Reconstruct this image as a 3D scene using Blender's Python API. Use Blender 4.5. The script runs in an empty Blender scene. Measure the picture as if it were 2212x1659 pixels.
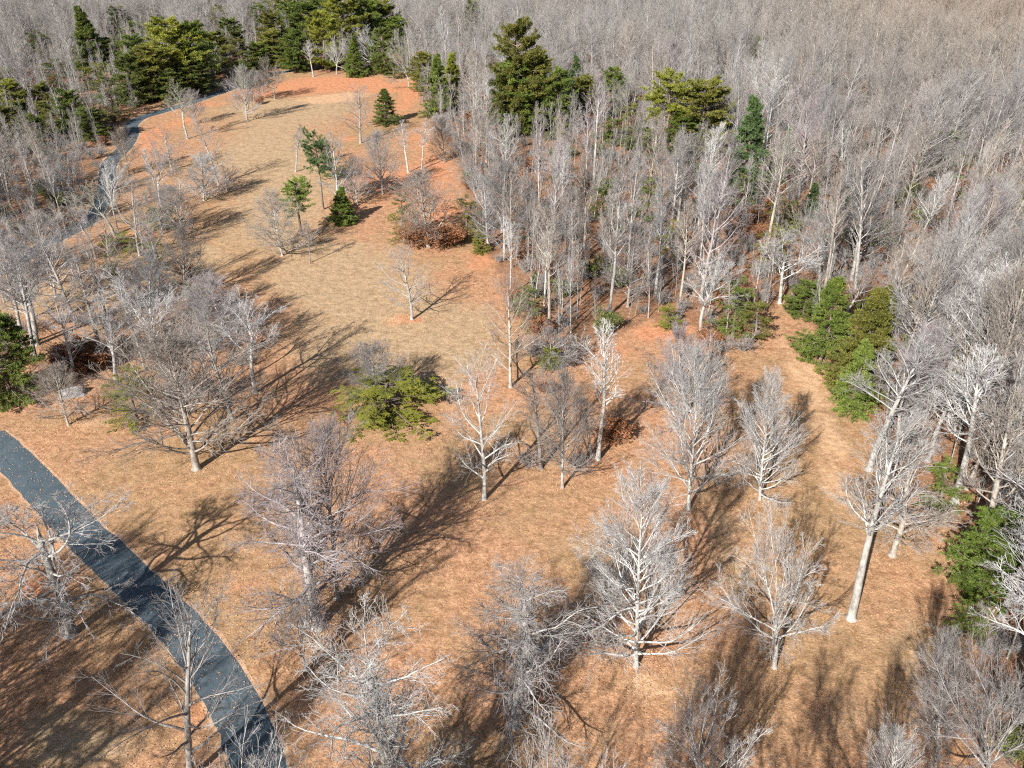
import bpy, math, random
import numpy as np

# ------------------------------------------------------------------ camera, light, exposure
sc = bpy.context.scene
CAM_H, F, CX, CY, TILT = 50.0, 1900.0, 1106.0, 829.5, math.radians(30)
cd = bpy.data.cameras.new("camera")
cam = bpy.data.objects.new("camera", cd)
sc.collection.objects.link(cam)
cam.location = (0, 0, CAM_H)
cam.rotation_euler = (math.pi / 2 - TILT, 0, 0)
cd.sensor_width = 36
cd.lens = F / 2212 * 36
cd.clip_end = 4000
sc.camera = cam

SUN_AZ = math.radians(29)      # shadows run this far to the right of straight ahead
SUN_EL = math.radians(32)
sl = bpy.data.lights.new("sun", 'SUN')
sl.energy = 5.0
sl.angle = math.radians(0.53)
sl.color = (1.0, 0.95, 0.885)
so = bpy.data.objects.new("sun", sl)
so.rotation_euler = (math.pi / 2 - SUN_EL, 0, -SUN_AZ)
sc.collection.objects.link(so)
w = bpy.data.worlds.new("World")
sc.world = w
w.use_nodes = True
nt = w.node_tree
sky = nt.nodes.new('ShaderNodeTexSky')
sky.sky_type = 'NISHITA'
sky.sun_disc = False
sky.sun_elevation = SUN_EL
sky.sun_rotation = math.pi + SUN_AZ
bg = nt.nodes['Background']
bg.inputs[1].default_value = 0.052
nt.links.new(sky.outputs[0], bg.inputs[0])
sc.view_settings.view_transform = 'Standard'
sc.view_settings.look = 'None'
sc.view_settings.exposure = 1.08
sc.view_settings.gamma = 1
sc.render.engine = 'CYCLES'
sc.cycles.max_bounces = 4
sc.cycles.diffuse_bounces = 2
sc.cycles.glossy_bounces = 1
sc.cycles.transparent_max_bounces = 4
sc.cycles.use_adaptive_sampling = True
sc.cycles.adaptive_threshold = 0.02
sc.cycles.use_denoising = False
sc.cycles.filter_width = 1.2

COL = sc.collection

# ------------------------------------------------------------------ picture <-> ground
cT, sT = math.cos(TILT), math.sin(TILT)
def ray(x, y):
    u = (x - CX) / F
    v = -(y - CY) / F
    return u, cT + v * sT, -sT + v * cT
def G(x, y):
    r = ray(x, y)
    t = CAM_H / -r[2]
    return r[0] * t, r[1] * t
def height_at(gy, x, y):
    r = ray(x, y)
    k = gy / r[1]
    return CAM_H + r[2] * k, r[0] * k
def to_px(X, Y, Z=0.0):
    X = np.asarray(X, float); Y = np.asarray(Y, float)
    dz = Z - CAM_H
    dep = Y * cT - dz * sT
    return CX + F * X / dep, CY - F * (Y * sT + dz * cT) / dep
def depth_of(Y):
    return Y * cT + CAM_H * sT
def inside(poly, x, y):
    x = np.asarray(x, float); y = np.asarray(y, float)
    res = np.zeros(x.shape, bool)
    n = len(poly)
    for i in range(n):
        x1, y1 = poly[i]; x2, y2 = poly[(i + 1) % n]
        if y1 == y2:
            continue
        c = ((y1 > y) != (y2 > y)) & (x < (x2 - x1) * (y - y1) / (y2 - y1) + x1)
        res ^= c
    return res
def gpoly(pts):
    return [G(*p) for p in pts]

# ------------------------------------------------------------------ materials
def nodes(name):
    m = bpy.data.materials.new(name)
    m.use_nodes = True
    t = m.node_tree
    b = t.nodes['Principled BSDF']
    b.inputs['Roughness'].default_value = 0.9
    b.inputs['Specular IOR Level'].default_value = 0.15
    return m, t, b
def N(t, typ, **kw):
    n = t.nodes.new(typ)
    for k, v in kw.items():
        if k.startswith('i_'):
            key = k[2:].replace('_', ' ')
            n.inputs[key].default_value = v
        else:
            setattr(n, k, v)
    return n
def ramp(t, fac, stops):
    r = t.nodes.new('ShaderNodeValToRGB')
    e = r.color_ramp.elements
    while len(e) > 1:
        e.remove(e[-1])
    for i, (p, c) in enumerate(stops):
        el = e[0] if i == 0 else e.new(p)
        el.position = p
        el.color = (*c, 1) if len(c) == 3 else c
    t.links.new(fac, r.inputs[0])
    return r.outputs[0]
def mix(t, fac, a, b, mode='MIX'):
    m = t.nodes.new('ShaderNodeMix')
    m.data_type = 'RGBA'
    m.blend_type = mode
    for sock, v in ((m.inputs[0], fac), (m.inputs[6], a), (m.inputs[7], b)):
        if hasattr(v, 'links'):
            t.links.new(v, sock)
        else:
            sock.default_value = v if not isinstance(v, tuple) or len(v) == 4 else (*v, 1)
    return m.outputs[2]
def mth(t, op, a, b=None):
    m = t.nodes.new('ShaderNodeMath')
    m.operation = op
    for i, v in enumerate((a, b)):
        if v is None:
            continue
        if hasattr(v, 'links'):
            t.links.new(v, m.inputs[i])
        else:
            m.inputs[i].default_value = v
    return m.outputs[0]
def noise(t, vec, scale, detail=3, rough=0.6):
    n = N(t, 'ShaderNodeTexNoise')
    n.inputs['Scale'].default_value = scale
    n.inputs['Detail'].default_value = detail
    n.inputs['Roughness'].default_value = rough
    t.links.new(vec, n.inputs['Vector'])
    return n.outputs[0]

def bark_material(name, lo, hi):
    m, t, b = nodes(name)
    tc = N(t, 'ShaderNodeTexCoord')
    mp = N(t, 'ShaderNodeMapping')
    mp.inputs['Scale'].default_value = (1, 1, 0.35)
    t.links.new(tc.outputs['Object'], mp.inputs['Vector'])
    n1 = noise(t, mp.outputs[0], 3.2, 4, 0.7)
    c = ramp(t, n1, [(0.32, lo), (0.68, hi)])
    oi = N(t, 'ShaderNodeObjectInfo')
    v = mth(t, 'MULTIPLY_ADD', oi.outputs['Random'], 0.36)
    t.nodes[-1].inputs[2].default_value = 0.80
    c = mix(t, 1.0, c, oi.outputs['Color'], 'MULTIPLY')
    # stands of other species: browner up the slope on the right, here and there elsewhere
    ln = noise(t, oi.outputs['Location'], .022, 3, .6)
    sx = N(t, 'ShaderNodeSeparateXYZ'); t.links.new(oi.outputs['Location'], sx.inputs[0])
    mr = N(t, 'ShaderNodeMapRange'); mr.inputs['From Min'].default_value = 40; mr.inputs['From Max'].default_value = 190
    t.links.new(sx.outputs[0], mr.inputs['Value'])
    my = N(t, 'ShaderNodeMapRange'); my.inputs['From Min'].default_value = 130; my.inputs['From Max'].default_value = 260
    t.links.new(sx.outputs[1], my.inputs['Value'])
    bf = mth(t, 'ADD', mth(t, 'MULTIPLY', mr.outputs[0], my.outputs[0]), mth(t, 'MULTIPLY', mth(t, 'SUBTRACT', ln, .52), 2.0))
    cl_ = N(t, 'ShaderNodeClamp'); t.links.new(bf, cl_.inputs[0])
    c = mix(t, cl_.outputs[0], c, mix(t, 1.0, c, (1.02, .90, .78, 1), 'MULTIPLY'))
    hsv = N(t, 'ShaderNodeHueSaturation')
    t.links.new(c, hsv.inputs['Color'])
    t.links.new(v, hsv.inputs['Value'])
    t.links.new(hsv.outputs[0], b.inputs['Base Color'])
    n2 = noise(t, mp.outputs[0], 14, 3, 0.6)
    bp = N(t, 'ShaderNodeBump')
    bp.inputs['Strength'].default_value = 0.5
    bp.inputs['Distance'].default_value = 0.03
    t.links.new(n2, bp.inputs['Height'])
    t.links.new(bp.outputs[0], b.inputs['Normal'])
    return m
M_BARK = bark_material('bark', (0.17, 0.16, 0.148), (0.44, 0.425, 0.40))
M_TWIG = bark_material('twig_bark', (0.18, 0.167, 0.158), (0.375, 0.355, 0.34))

def leaf_material(name, lo, hi, scale=0.9):
    m, t, b = nodes(name)
    tc = N(t, 'ShaderNodeTexCoord')
    n1 = noise(t, tc.outputs['Object'], scale, 3, 0.7)
    n2 = noise(t, tc.outputs['Object'], scale * 9, 2, 0.6)
    f = mth(t, 'ADD', mth(t, 'MULTIPLY', n1, 0.55), mth(t, 'MULTIPLY', n2, 0.45))
    c = ramp(t, f, [(0.36, lo), (0.64, hi)])
    oi = N(t, 'ShaderNodeObjectInfo')
    c = mix(t, 1.0, c, oi.outputs['Color'], 'MULTIPLY')
    hsv = N(t, 'ShaderNodeHueSaturation')
    v = mth(t, 'MULTIPLY_ADD', oi.outputs['Random'], 0.4)
    t.nodes[-1].inputs[2].default_value = 0.8
    t.links.new(c, hsv.inputs['Color'])
    t.links.new(v, hsv.inputs['Value'])
    tr = N(t, 'ShaderNodeBsdfTranslucent')
    t.links.new(hsv.outputs[0], b.inputs['Base Color'])
    t.links.new(hsv.outputs[0], tr.inputs[0])
    mx = N(t, 'ShaderNodeMixShader')
    mx.inputs[0].default_value = 0.25
    t.links.new(b.outputs[0], mx.inputs[1])
    t.links.new(tr.outputs[0], mx.inputs[2])
    t.links.new(mx.outputs[0], t.nodes['Material Output'].inputs[0])
    b.inputs['Roughness'].default_value = 0.65
    b.inputs['Specular IOR Level'].default_value = 0.3
    return m
M_NEEDLE = leaf_material('needles', (0.065, 0.085, 0.024), (0.22, 0.24, 0.06))
M_DEAD = leaf_material('withered_leaves', (0.16, 0.07, 0.032), (0.36, 0.16, 0.07), 1.5)

# ------------------------------------------------------------------ mesh tools
def mesh_from(name, V, Fq, mats, midx=None, smooth=False):
    me = bpy.data.meshes.new(name)
    me.vertices.add(len(V))
    me.vertices.foreach_set('co', np.ascontiguousarray(V, np.float32).ravel())
    k = Fq.shape[1]
    me.loops.add(Fq.size)
    me.loops.foreach_set('vertex_index', np.ascontiguousarray(Fq, np.int32).ravel())
    me.polygons.add(len(Fq))
    me.polygons.foreach_set('loop_start', np.arange(0, Fq.size, k, dtype=np.int32))
    me.polygons.foreach_set('loop_total', np.full(len(Fq), k, np.int32))
    if midx is not None:
        me.polygons.foreach_set('material_index', midx.astype(np.int32))
    if smooth:
        me.polygons.foreach_set('use_smooth', np.ones(len(Fq), bool))
    for m in mats:
        me.materials.append(m)
    me.update()
    return me

def norm(a):
    return a / np.maximum(np.linalg.norm(a, axis=-1, keepdims=True), 1e-9)

def tubes(P, R, S):
    """P (n,m,3) paths, R (n,m) radii -> verts, quads"""
    n, m, _ = P.shape
    T = np.empty_like(P)
    T[:, 1:-1] = P[:, 2:] - P[:, :-2]
    T[:, 0] = P[:, 1] - P[:, 0]
    T[:, -1] = P[:, -1] - P[:, -2]
    T = norm(T)
    D = norm(P[:, -1] - P[:, 0])
    ref = np.where(np.abs(D[:, 2:3]) < 0.8, np.array([[0, 0, 1.0]]), np.array([[1.0, 0, 0]]))
    A = norm(np.cross(T, ref[:, None, :]))
    B = np.cross(T, A)
    a = np.arange(S) * 2 * math.pi / S
    V = P[:, :, None, :] + R[:, :, None, None] * (np.cos(a)[None, None, :, None] * A[:, :, None, :] + np.sin(a)[None, None, :, None] * B[:, :, None, :])
    base = (np.arange(n) * m * S)[:, None, None] + (np.arange(m - 1) * S)[None, :, None]
    i = np.arange(S)[None, None, :]
    j = (np.arange(S) + 1)[None, None, :] % S
    Fq = np.stack([base + i, base + j, base + S + j, base + S + i], -1).reshape(-1, 4)
    return V.reshape(-1, 3), Fq

class Buf:
    def __init__(s):
        s.V = []; s.F = []; s.M = []; s.n = 0
    def add(s, V, Fq, mi=0):
        s.V.append(V); s.F.append(Fq + s.n); s.M.append(np.full(len(Fq), mi)); s.n += len(V)
    def mesh(s, name, mats, smooth=False):
        return mesh_from(name, np.concatenate(s.V), np.concatenate(s.F), mats, np.concatenate(s.M), smooth)

def interp(P, t):
    """P (n,m,3), t (n,c) in 0..1 -> points (n,c,3), tangents (n,c,3)"""
    n, m, _ = P.shape
    x = t * (m - 1)
    i = np.clip(x.astype(int), 0, m - 2)
    f = (x - i)[..., None]
    r = np.arange(n)[:, None]
    a = P[r, i]; b = P[r, i + 1]
    return a + (b - a) * f, norm(b - a)
def interp_r(R, t):
    n, m = R.shape
    x = t * (m - 1)
    i = np.clip(x.astype(int), 0, m - 2)
    f = x - i
    r = np.arange(n)[:, None]
    return R[r, i] * (1 - f) + R[r, i + 1] * f

def grow(rng, P, R, L, c, t0, t1, ang, angv, lfun, segs, wander, trop, rr, rtip, rmax=9, taper=1.0, hug=0.0):
    """children of every parent: returns P2 (n*c, segs+1, 3), R2, L2"""
    n = len(P)
    t = (np.arange(c)[None, :] + rng.random((n, c))) / c
    t = t0 + (t1 - t0) * t
    p, tan = interp(P, t)
    az = rng.random((n, 1)) * 6.28 + np.arange(c)[None, :] * 2.4 + rng.normal(0, 0.35, (n, c))
    ref = norm(rng.normal(size=(n, c, 3)))
    ref = np.where(np.abs(tan[..., 2:3]) > 0.9, np.array([1.0, 0, 0]), np.array([0, 0, 1.0]))
    A = norm(np.cross(tan, ref)); B = np.cross(tan, A)
    an = ang(t) if callable(ang) else np.full(t.shape, float(ang))
    an = np.radians(an + rng.normal(0, angv, t.shape))
    side = np.cos(az)[..., None] * A + np.sin(az)[..., None] * B
    d = norm(np.cos(an)[..., None] * tan + np.sin(an)[..., None] * side)
    l = lfun(t) * L[:, None] * rng.uniform(0.7, 1.2, t.shape)
    r0 = np.minimum(interp_r(R, t) * rr, rmax)
    r0 = np.maximum(r0, rtip * 1.15)
    p = p.reshape(-1, 3); d = d.reshape(-1, 3); l = l.reshape(-1); r0 = r0.reshape(-1)
    pts = [p]
    cur = d
    step = l / segs
    wv = rng.normal(size=cur.shape) * wander * 0.5
    for k in range(segs):
        wv = 0.5 * wv + rng.normal(size=cur.shape) * wander
        cur = norm(cur + wv + np.array([0, 0, trop])[None, :])
        p = p + cur * step[:, None]
        pts.append(p)
    P2 = np.stack(pts, 1)
    s = np.linspace(0, 1, segs + 1)[None, :] ** taper
    R2 = r0[:, None] * (1 - s) + rtip * s
    return P2, R2, l

# ------------------------------------------------------------------ bare trees
# every kind is grown 15 m tall and scaled where it stands
HT = 15.0
KINDS = {
 # stem: share of height the stem reaches; limbs: (count, t0, t1, angle low, angle high, length low, length high, shape, upward pull)
 'leader': dict(stem=1.0, r=0.20, wander=0.035, limbs=(50, .10, .97, 64, 24, .54, .12, 'oval', .085), br=(11, .2, .98, 27, .42, .05), tw=(7, .12, 1, 24, .46, .04), tl=(2, .3, 1, 24, .6)),
 'cone':   dict(stem=1.0, r=0.20, wander=0.04, limbs=(64, .05, .96, 78, 24, .56, .18, 'cone', .07), br=(12, .22, .98, 25, .40, .04), tw=(7, .12, 1, 24, .48, .03), tl=(2, .3, 1, 24, .6)),
 'fork':   dict(stem=.38, r=0.31, wander=0.05, limbs=(14, .42, 1.0, 64, 20, .62, .70, 'flat', .05), sub=(6, .15, .95, 32, .48, .04), br=(7, .2, .98, 28, .46, .04), tw=(7, .12, 1, 25, .46, .03), tl=(2, .3, 1, 25, .6)),
 'vase':   dict(stem=.56, r=0.22, wander=0.07, limbs=(10, .55, 1.0, 52, 18, .40, .46, 'flat', .05), sub=(5, .2, .95, 30, .50, .04), br=(6, .2, .98, 28, .46, .04), tw=(6, .12, 1, 25, .46, .03), tl=(2, .3, 1, 25, .6)),
 'wide':   dict(stem=.55, r=0.30, wander=0.07, limbs=(20, .20, 1.0, 78, 26, .56, .50, 'flat', .06), sub=(5, .2, .95, 34, .48, .03), br=(6, .2, .98, 30, .46, .03), tw=(6, .12, 1, 27, .46, .02), tl=(2, .3, 1, 26, .6)),
 'sparse': dict(stem=.97, r=0.24, wander=0.075, limbs=(24, .15, .97, 66, 28, .48, .14, 'oval', .06), br=(8, .25, .98, 34, .40, .04), tw=(6, .15, 1, 30, .44, .03), tl=(2, .3, 1, 28, .55)),
 'gnarly': dict(stem=.80, r=0.30, wander=0.10, limbs=(19, .20, 1.0, 78, 32, .48, .34, 'flat', .03), sub=(5, .25, .95, 40, .44, 0), br=(6, .2, .98, 38, .46, .0), tw=(6, .15, 1, 34, .46, -.02), tl=(3, .2, 1, 30, .6), kink=.17),
 'shaggy': dict(stem=.93, r=0.29, wander=0.06, limbs=(30, .12, 1.0, 72, 30, .34, .18, 'oval', .03), br=(9, .1, .98, 42, .42, -.03), tw=(6, .1, 1, 38, .50, -.05), tl=(3, .1, 1, 36, .6), epi=420, kink=.15),
 'pole':   dict(stem=1.0, r=0.14, wander=0.065, limbs=(22, .42, .98, 46, 22, .25, .08, 'oval', .11), br=(7, .2, .98, 27, .46, .07), tw=(5, .1, 1, 25, .50, .05), tl=(2, .3, 1, 25, .6)),
 'poplar': dict(stem=.98, r=0.19, wander=0.06, limbs=(24, .46, .98, 56, 24, .28, .12, 'oval', .10), br=(8, .15, .98, 29, .46, .06), tw=(6, .1, 1, 26, .46, .05), tl=(2, .3, 1, 26, .6)),
 # for the wood far behind: fewer twigs
 'wood_pole': dict(stem=1.0, r=0.12, wander=0.07, limbs=(18, .40, .98, 46, 22, .24, .08, 'oval', .13), br=(7, .1, .98, 30, .46, .08), tw=(6, .1, 1, 27, .55, .05), rt=.012, S=(5, 3, 3)),
 'wood_fan':  dict(stem=.50, r=0.16, wander=0.09, limbs=(13, .50, 1.0, 52, 18, .50, .52, 'flat', .05), br=(9, .12, .98, 32, .44, .06), tw=(7, .1, 1, 28, .50, .04), rt=.012, S=(5, 3, 3)),
 'sapling':   dict(stem=1.0, r=0.09, wander=0.06, limbs=(16, .25, .97, 46, 26, .26, .10, 'oval', .12), br=(6, .1, .98, 34, .46, .08), tw=(5, .1, 1, 30, .5, .05), rt=.015, S=(4, 3, 3)),
}
def bare_tree(kind, seed, twig=0.0088, density=1.0, bend=0.0):
    k = KINDS[kind]
    rng = np.random.default_rng(seed)
    S = k.get('S', (9, 5, 3))
    rt = k.get('rt', twig)
    trunk, crown = Buf(), Buf()
    m = 16
    z = np.linspace(0, HT * k['stem'], m)
    wv = np.cumsum(np.cumsum(rng.normal(0, k['wander'], (m, 2)), 0) * 0.28, 0)
    wv -= wv[0]
    bx = bend * (z / HT) ** 2 * HT
    P = np.stack([wv[:, 0] + bx, wv[:, 1], z], 1)[None]
    s = z / HT
    r = k['r'] * np.maximum(1 - s, 0.0) ** 0.85 + 0.03
    if k['stem'] < 0.9:
        r = k['r'] * (1 - 0.45 * s / k['stem'])
        r[-1] *= 0.7
    if k['stem'] < .99:
        r[-3:] *= np.array([.8, .5, .12])
    p0, p1 = P[0, 0], P[0, 1]
    ex = np.stack([p0 + (p1 - p0) * q for q in (0, .03, .10, .25, .5)])
    ex[0, 2] = -.3
    P = np.concatenate([ex, P[0, 1:]])[None]
    r = np.concatenate([r[0] * np.array([1.6, 1.42, 1.24, 1.1, 1.03]), r[1:]])
    R = r[None]
    V, Fq = tubes(P, R, S[0])
    trunk.add(V, Fq)
    P = P[:, [1] + list(range(5, P.shape[1]))]; R = R[:, [3] + list(range(5, R.shape[1]))]
    c, t0, t1, a0, a1, l0, l1, shp, trop = k['limbs']
    c = max(3, int(c * density))
    L0 = np.array([HT])
    def lf(t):
        q = (t - t0) / (t1 - t0)
        if shp == 'oval':
            return l1 + (l0 - l1) * np.sin(np.clip(q * 0.78 + 0.22, 0, 1) * math.pi) ** 0.8 * (1 - 0.35 * q)
        if shp == 'cone':
            return l1 + (l0 - l1) * (1 - q) ** 0.75
        return l0 + (l1 - l0) * q
    af = lambda t: a0 + (a1 - a0) * ((t - t0) / (t1 - t0))
    P1, R1, L1 = grow(rng, P, R, L0, c, t0, t1, af, 8, lf, 9, k.get('kink', .085), trop, .50, rt * 1.5, rmax=.13, taper=.85)
    V, Fq = tubes(P1, R1, S[1]); crown.add(V, Fq)
    if 'sub' in k:
        c, t0, t1, a, l, trop = k['sub']
        Ps, Rs, Ls = grow(rng, P1, R1, L1, c, t0, t1, a, 10, lambda t: l * (1.25 - t), 6, k.get('kink', .09), trop, .62, rt * 1.3, rmax=.07, taper=.8)
        V, Fq = tubes(Ps, Rs, max(3, S[1] - 1)); crown.add(V, Fq)
        # the limbs themselves carry branches too
        P1 = np.concatenate([P1[:, [0, 2, 3, 5, 6, 8, 9]], Ps]); R1 = np.concatenate([R1[:, [0, 2, 3, 5, 6, 8, 9]], Rs]); L1 = np.concatenate([L1 * .7, Ls])
    c, t0, t1, a, l, trop = k['br']
    P2, R2, L2 = grow(rng, P1, R1, L1, c, t0, t1, a, 10, lambda t: l * (1.35 - t), 5, .09, trop, .55, rt * 1.05, rmax=.035)
    V, Fq = tubes(P2, R2, 3); crown.add(V, Fq, 1)
    c, t0, t1, a, l, trop = k['tw']
    P3, R3, L3 = grow(rng, P2, R2, L2, c, t0, t1, a, 12, lambda t: l * (1.3 - .8 * t), 3, .11, trop, .7, rt * .8, rmax=.018)
    V, Fq = tubes(P3, R3, 3); crown.add(V, Fq, 1)
    if 'tl' in k:
        c, t0, t1, a, l = k['tl']
        P4, R4, L4 = grow(rng, P3, R3, L3, c, t0, t1, a, 14, lambda t: l, 2, .12, 0.03, .8, rt * .6, rmax=.011)
        V, Fq = tubes(P4, R4, 3); crown.add(V, Fq, 1)
    if 'epi' in k:     # shoots straight off the stem and limbs
        Pe, Re, Le = grow(rng, P, R, L0, k['epi'], .05, .95, 70, 20, lambda t: .055, 3, .3, .02, .1, rt * .7, rmax=.02)
        V, Fq = tubes(Pe, Re, 3); crown.add(V, Fq)
        Pf, Rf, Lf = grow(rng, Pe, Re, Le, 4, .2, 1, 45, 15, lambda t: .5, 2, .3, 0, .8, rt * .55, rmax=.014)
        V, Fq = tubes(Pf, Rf, 3); crown.add(V, Fq)
        Pe, Re, Le = grow(rng, P1, R1, L1, 16, .05, .95, 60, 20, lambda t: .16, 3, .3, 0, .3, rt * .7, rmax=.02)
        V, Fq = tubes(Pe, Re, 3); crown.add(V, Fq)
    return trunk, crown, P3

def leaf_cards(rng, C, size, n, spread, flat=0.35, aspect=0.5):
    """small separate leaves scattered about the points C: one quad each"""
    c = np.repeat(C, n, 0) + rng.normal(size=(len(C) * n, 3)) * spread
    a = norm(rng.normal(size=c.shape))
    a[:, 2] *= flat; a = norm(a)
    b = norm(np.cross(a, rng.normal(size=c.shape)))
    s = size * rng.uniform(.6, 1.35, (len(c), 1))
    V = np.stack([c - a * s, c + b * s * aspect, c + a * s, c - b * s * aspect], 1).reshape(-1, 3)
    Fq = np.arange(len(V)).reshape(-1, 4)
    return V, Fq

def bare_meshes(kind, seed, leaves=0, one=False, **kw):
    tr, cr, P3 = bare_tree(kind, seed, **kw)
    lv = None
    if leaves:
        rng = np.random.default_rng(seed + 5)
        C = P3[:, -1]
        w = np.exp(-((C[:, 2] / HT - .22) / .2) ** 2)
        C = C[rng.random(len(C)) < w * leaves]
        b = Buf(); b.add(*leaf_cards(rng, C, .085, 7, .16))
        lv = b.mesh('dead_leaves', [M_DEAD])
    if one:
        for V, Fq in zip(tr.V, tr.F):
            cr.V.append(V); cr.F.append(Fq + cr.n); cr.M.append(np.zeros(len(Fq))); 
            cr.n += len(V)
        return cr.mesh('bare_tree', [M_BARK, M_TWIG])
    return tr.mesh('trunk', [M_BARK], True), cr.mesh('crown', [M_BARK, M_TWIG]), lv

# ------------------------------------------------------------------ evergreens (grown 10 m tall, crown 5 m wide)
EG = {
 'conic': dict(whorls=26, per=6, t0=.05, prof=lambda q: (1 - q) ** .85 * 2.6 + .15, up=lambda q: -.05 + .35 * q, gap=.12, sub=11, tuft=6),
 'spruce': dict(whorls=28, per=7, t0=.02, prof=lambda q: (1 - q) ** 1.0 * 2.5 + .1, up=lambda q: .0 + .45 * q, gap=.04, sub=11, tuft=6),
 'pine':  dict(whorls=20, per=5, t0=.22, prof=lambda q: np.sin((.18 + .8 * q) * math.pi) ** .7 * 2.5 + .2, up=lambda q: .05 + .55 * q, gap=.25, sub=11, tuft=7),
 'round': dict(whorls=22, per=6, t0=.10, prof=lambda q: np.sin((.25 + .74 * q) * math.pi) ** .6 * 2.5 + .25, up=lambda q: .0 + .6 * q, gap=.12, sub=12, tuft=7),
 'loose': dict(whorls=17, per=4, t0=.08, prof=lambda q: np.sin((.3 + .66 * q) * math.pi) ** .8 * 2.5 + .3, up=lambda q: -.15 + .5 * q, gap=.35, sub=10, tuft=5),
 'tuftpine': dict(whorls=13, per=5, t0=.52, prof=lambda q: np.sin((.2 + .75 * q) * math.pi) ** .6 * 2.2 + .3, up=lambda q: .1 + .5 * q, gap=.2, sub=10, tuft=7),
}
def evergreen(kind, seed, coarse=1.0):
    k = EG[kind]
    rng = np.random.default_rng(seed)
    H = 10.0
    m = 12
    z = np.linspace(-.2, H, m)
    wv = np.cumsum(rng.normal(0, .06, (m, 2)), 0)
    P = np.stack([wv[:, 0], wv[:, 1], z], 1)[None]
    R = (.20 * (1 - np.linspace(0, 1, m)) ** .8 + .02)[None]
    tr = Buf(); tr.add(*tubes(P, R, 7))
    n = k['whorls'] * k['per']
    q = (np.repeat(np.arange(k['whorls']), k['per']) + rng.uniform(-.55, .55, n)) / k['whorls']
    q = np.abs(q)
    q = np.clip(q, 0, .99)
    t = k['t0'] + (1 - k['t0']) * q
    keep = rng.random(n) > k['gap']
    q, t = q[keep], t[keep]; n = len(q)
    p, _ = interp(P, t[None]); p = p[0]
    az = rng.random(n) * 6.283
    lobes = 1 + .22 * np.sin(az * 3 + rng.random() * 6) * np.sin(q * 9) + rng.normal(0, .14, n)
    up = k['up'](q) + rng.normal(0, .22, n)
    d = norm(np.stack([np.cos(az), np.sin(az), up], 1))
    l = k['prof'](q) * np.clip(lobes, .45, 1.4)
    segs = 6
    pts = [p]; cur = d
    for i in range(segs):
        cur = norm(cur + rng.normal(size=cur.shape) * .07 + np.array([0, 0, .05 if i > 2 else -.03]))
        p = p + cur * (l / segs)[:, None]; pts.append(p)
    P1 = np.stack(pts, 1)
    R1 = np.linspace(1, .25, segs + 1)[None] * (.018 + .012 * l)[:, None]
    tr.add(*tubes(P1, R1, 4))
    cr = Buf()
    # side sprays along each bough, carrying flat fans of needles
    c = k['sub']
    ts = (np.arange(c)[None] + rng.random((n, c))) / c
    ts = .22 + .80 * np.minimum(ts, .97)
    p2, tan = interp(P1, ts)
    side = norm(np.cross(tan, np.array([0, 0, 1.0])))
    sg = np.where((np.arange(c) % 2) == 0, 1.0, -1.0)[None, :, None]
    d2 = norm(tan * .75 + side * sg * rng.uniform(.3, 1.1, (n, c, 1)) + rng.normal(size=tan.shape) * .32)
    l2 = (.20 + .26 * l[:, None] * (1.15 - ts)) * rng.uniform(.6, 1.2, ts.shape)
    tt = (np.arange(k['tuft']) + .6) / k['tuft']
    C = p2[:, :, None] + d2[:, :, None] * (l2[:, :, None] * tt)[..., None]
    C = C.reshape(-1, 3)
    D = np.repeat(d2.reshape(-1, 3), k['tuft'], 0)
    # needles: thin blades fanning out from each tuft along the spray
    nb = 6
    C = np.repeat(C, nb, 0); D = np.repeat(D, nb, 0)
    dd = norm(D + rng.normal(size=D.shape) * .62 + np.array([0, 0, .12]))
    C = C + rng.normal(size=C.shape) * .045
    ln = .23 * coarse * rng.uniform(.6, 1.25, (len(C), 1))
    b = norm(np.cross(dd, rng.normal(size=dd.shape) * .6 + np.array([0, 0, 1.0])))
    wd = .022 * coarse
    V = np.stack([C - b * wd, C + dd * ln * .6 - b * wd * 1.25, C + dd * ln, C + dd * ln * .5 + b * wd * 1.3], 1).reshape(-1, 3)
    cr.add(V, np.arange(len(V)).reshape(-1, 4))
    return tr.mesh('trunk', [M_BARK], True), cr.mesh('needles', [M_NEEDLE])

# ------------------------------------------------------------------ object helpers
def tag(o, label=None, cat=None, group=None, kind=None):
    if label: o['label'] = label
    if cat: o['category'] = cat
    if group: o['group'] = group
    if kind: o['kind'] = kind
def link(name, data, parent=None, color=None):
    o = bpy.data.objects.new(name, data)
    COL.objects.link(o)
    o.parent = parent
    if color: o.color = (*color, 1)
    return o
_cache = {}
def bare(kind, seed, leaves=0):
    key = (kind, seed, leaves)
    if key not in _cache:
        _cache[key] = bare_meshes(kind, seed, leaves)
    return _cache[key]
def ever(kind, seed):
    key = ('e', kind, seed)
    if key not in _cache:
        _cache[key] = evergreen(kind, seed)
    return _cache[key]
def place_bare(x, y, h, wscale, lean_x, kind, seed, rot, tint, label, name='bare_tree', cat='bare tree', group=None, leaves=0, ivy=None):
    t = bpy.data.objects.new(name, None)
    COL.objects.link(t)
    t.empty_display_size = .5
    s = h / HT
    t.location = (x, y, 0)
    t.scale = (s * wscale, s * wscale, s)
    # lean sideways after the turn about its own stem
    t.rotation_mode = 'QUATERNION'
    from mathutils import Quaternion
    t.rotation_quaternion = Quaternion((0, 1, 0), lean_x) @ Quaternion((0, 0, 1), rot)
    tr, cr, lv = bare(kind, seed, leaves)
    link('trunk', tr, t, tint[0]); link('crown', cr, t, tint[1])
    if lv: link('dead_leaves', lv, t, (1, 1, 1))
    tag(t, label, cat, group)
    return t
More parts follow.
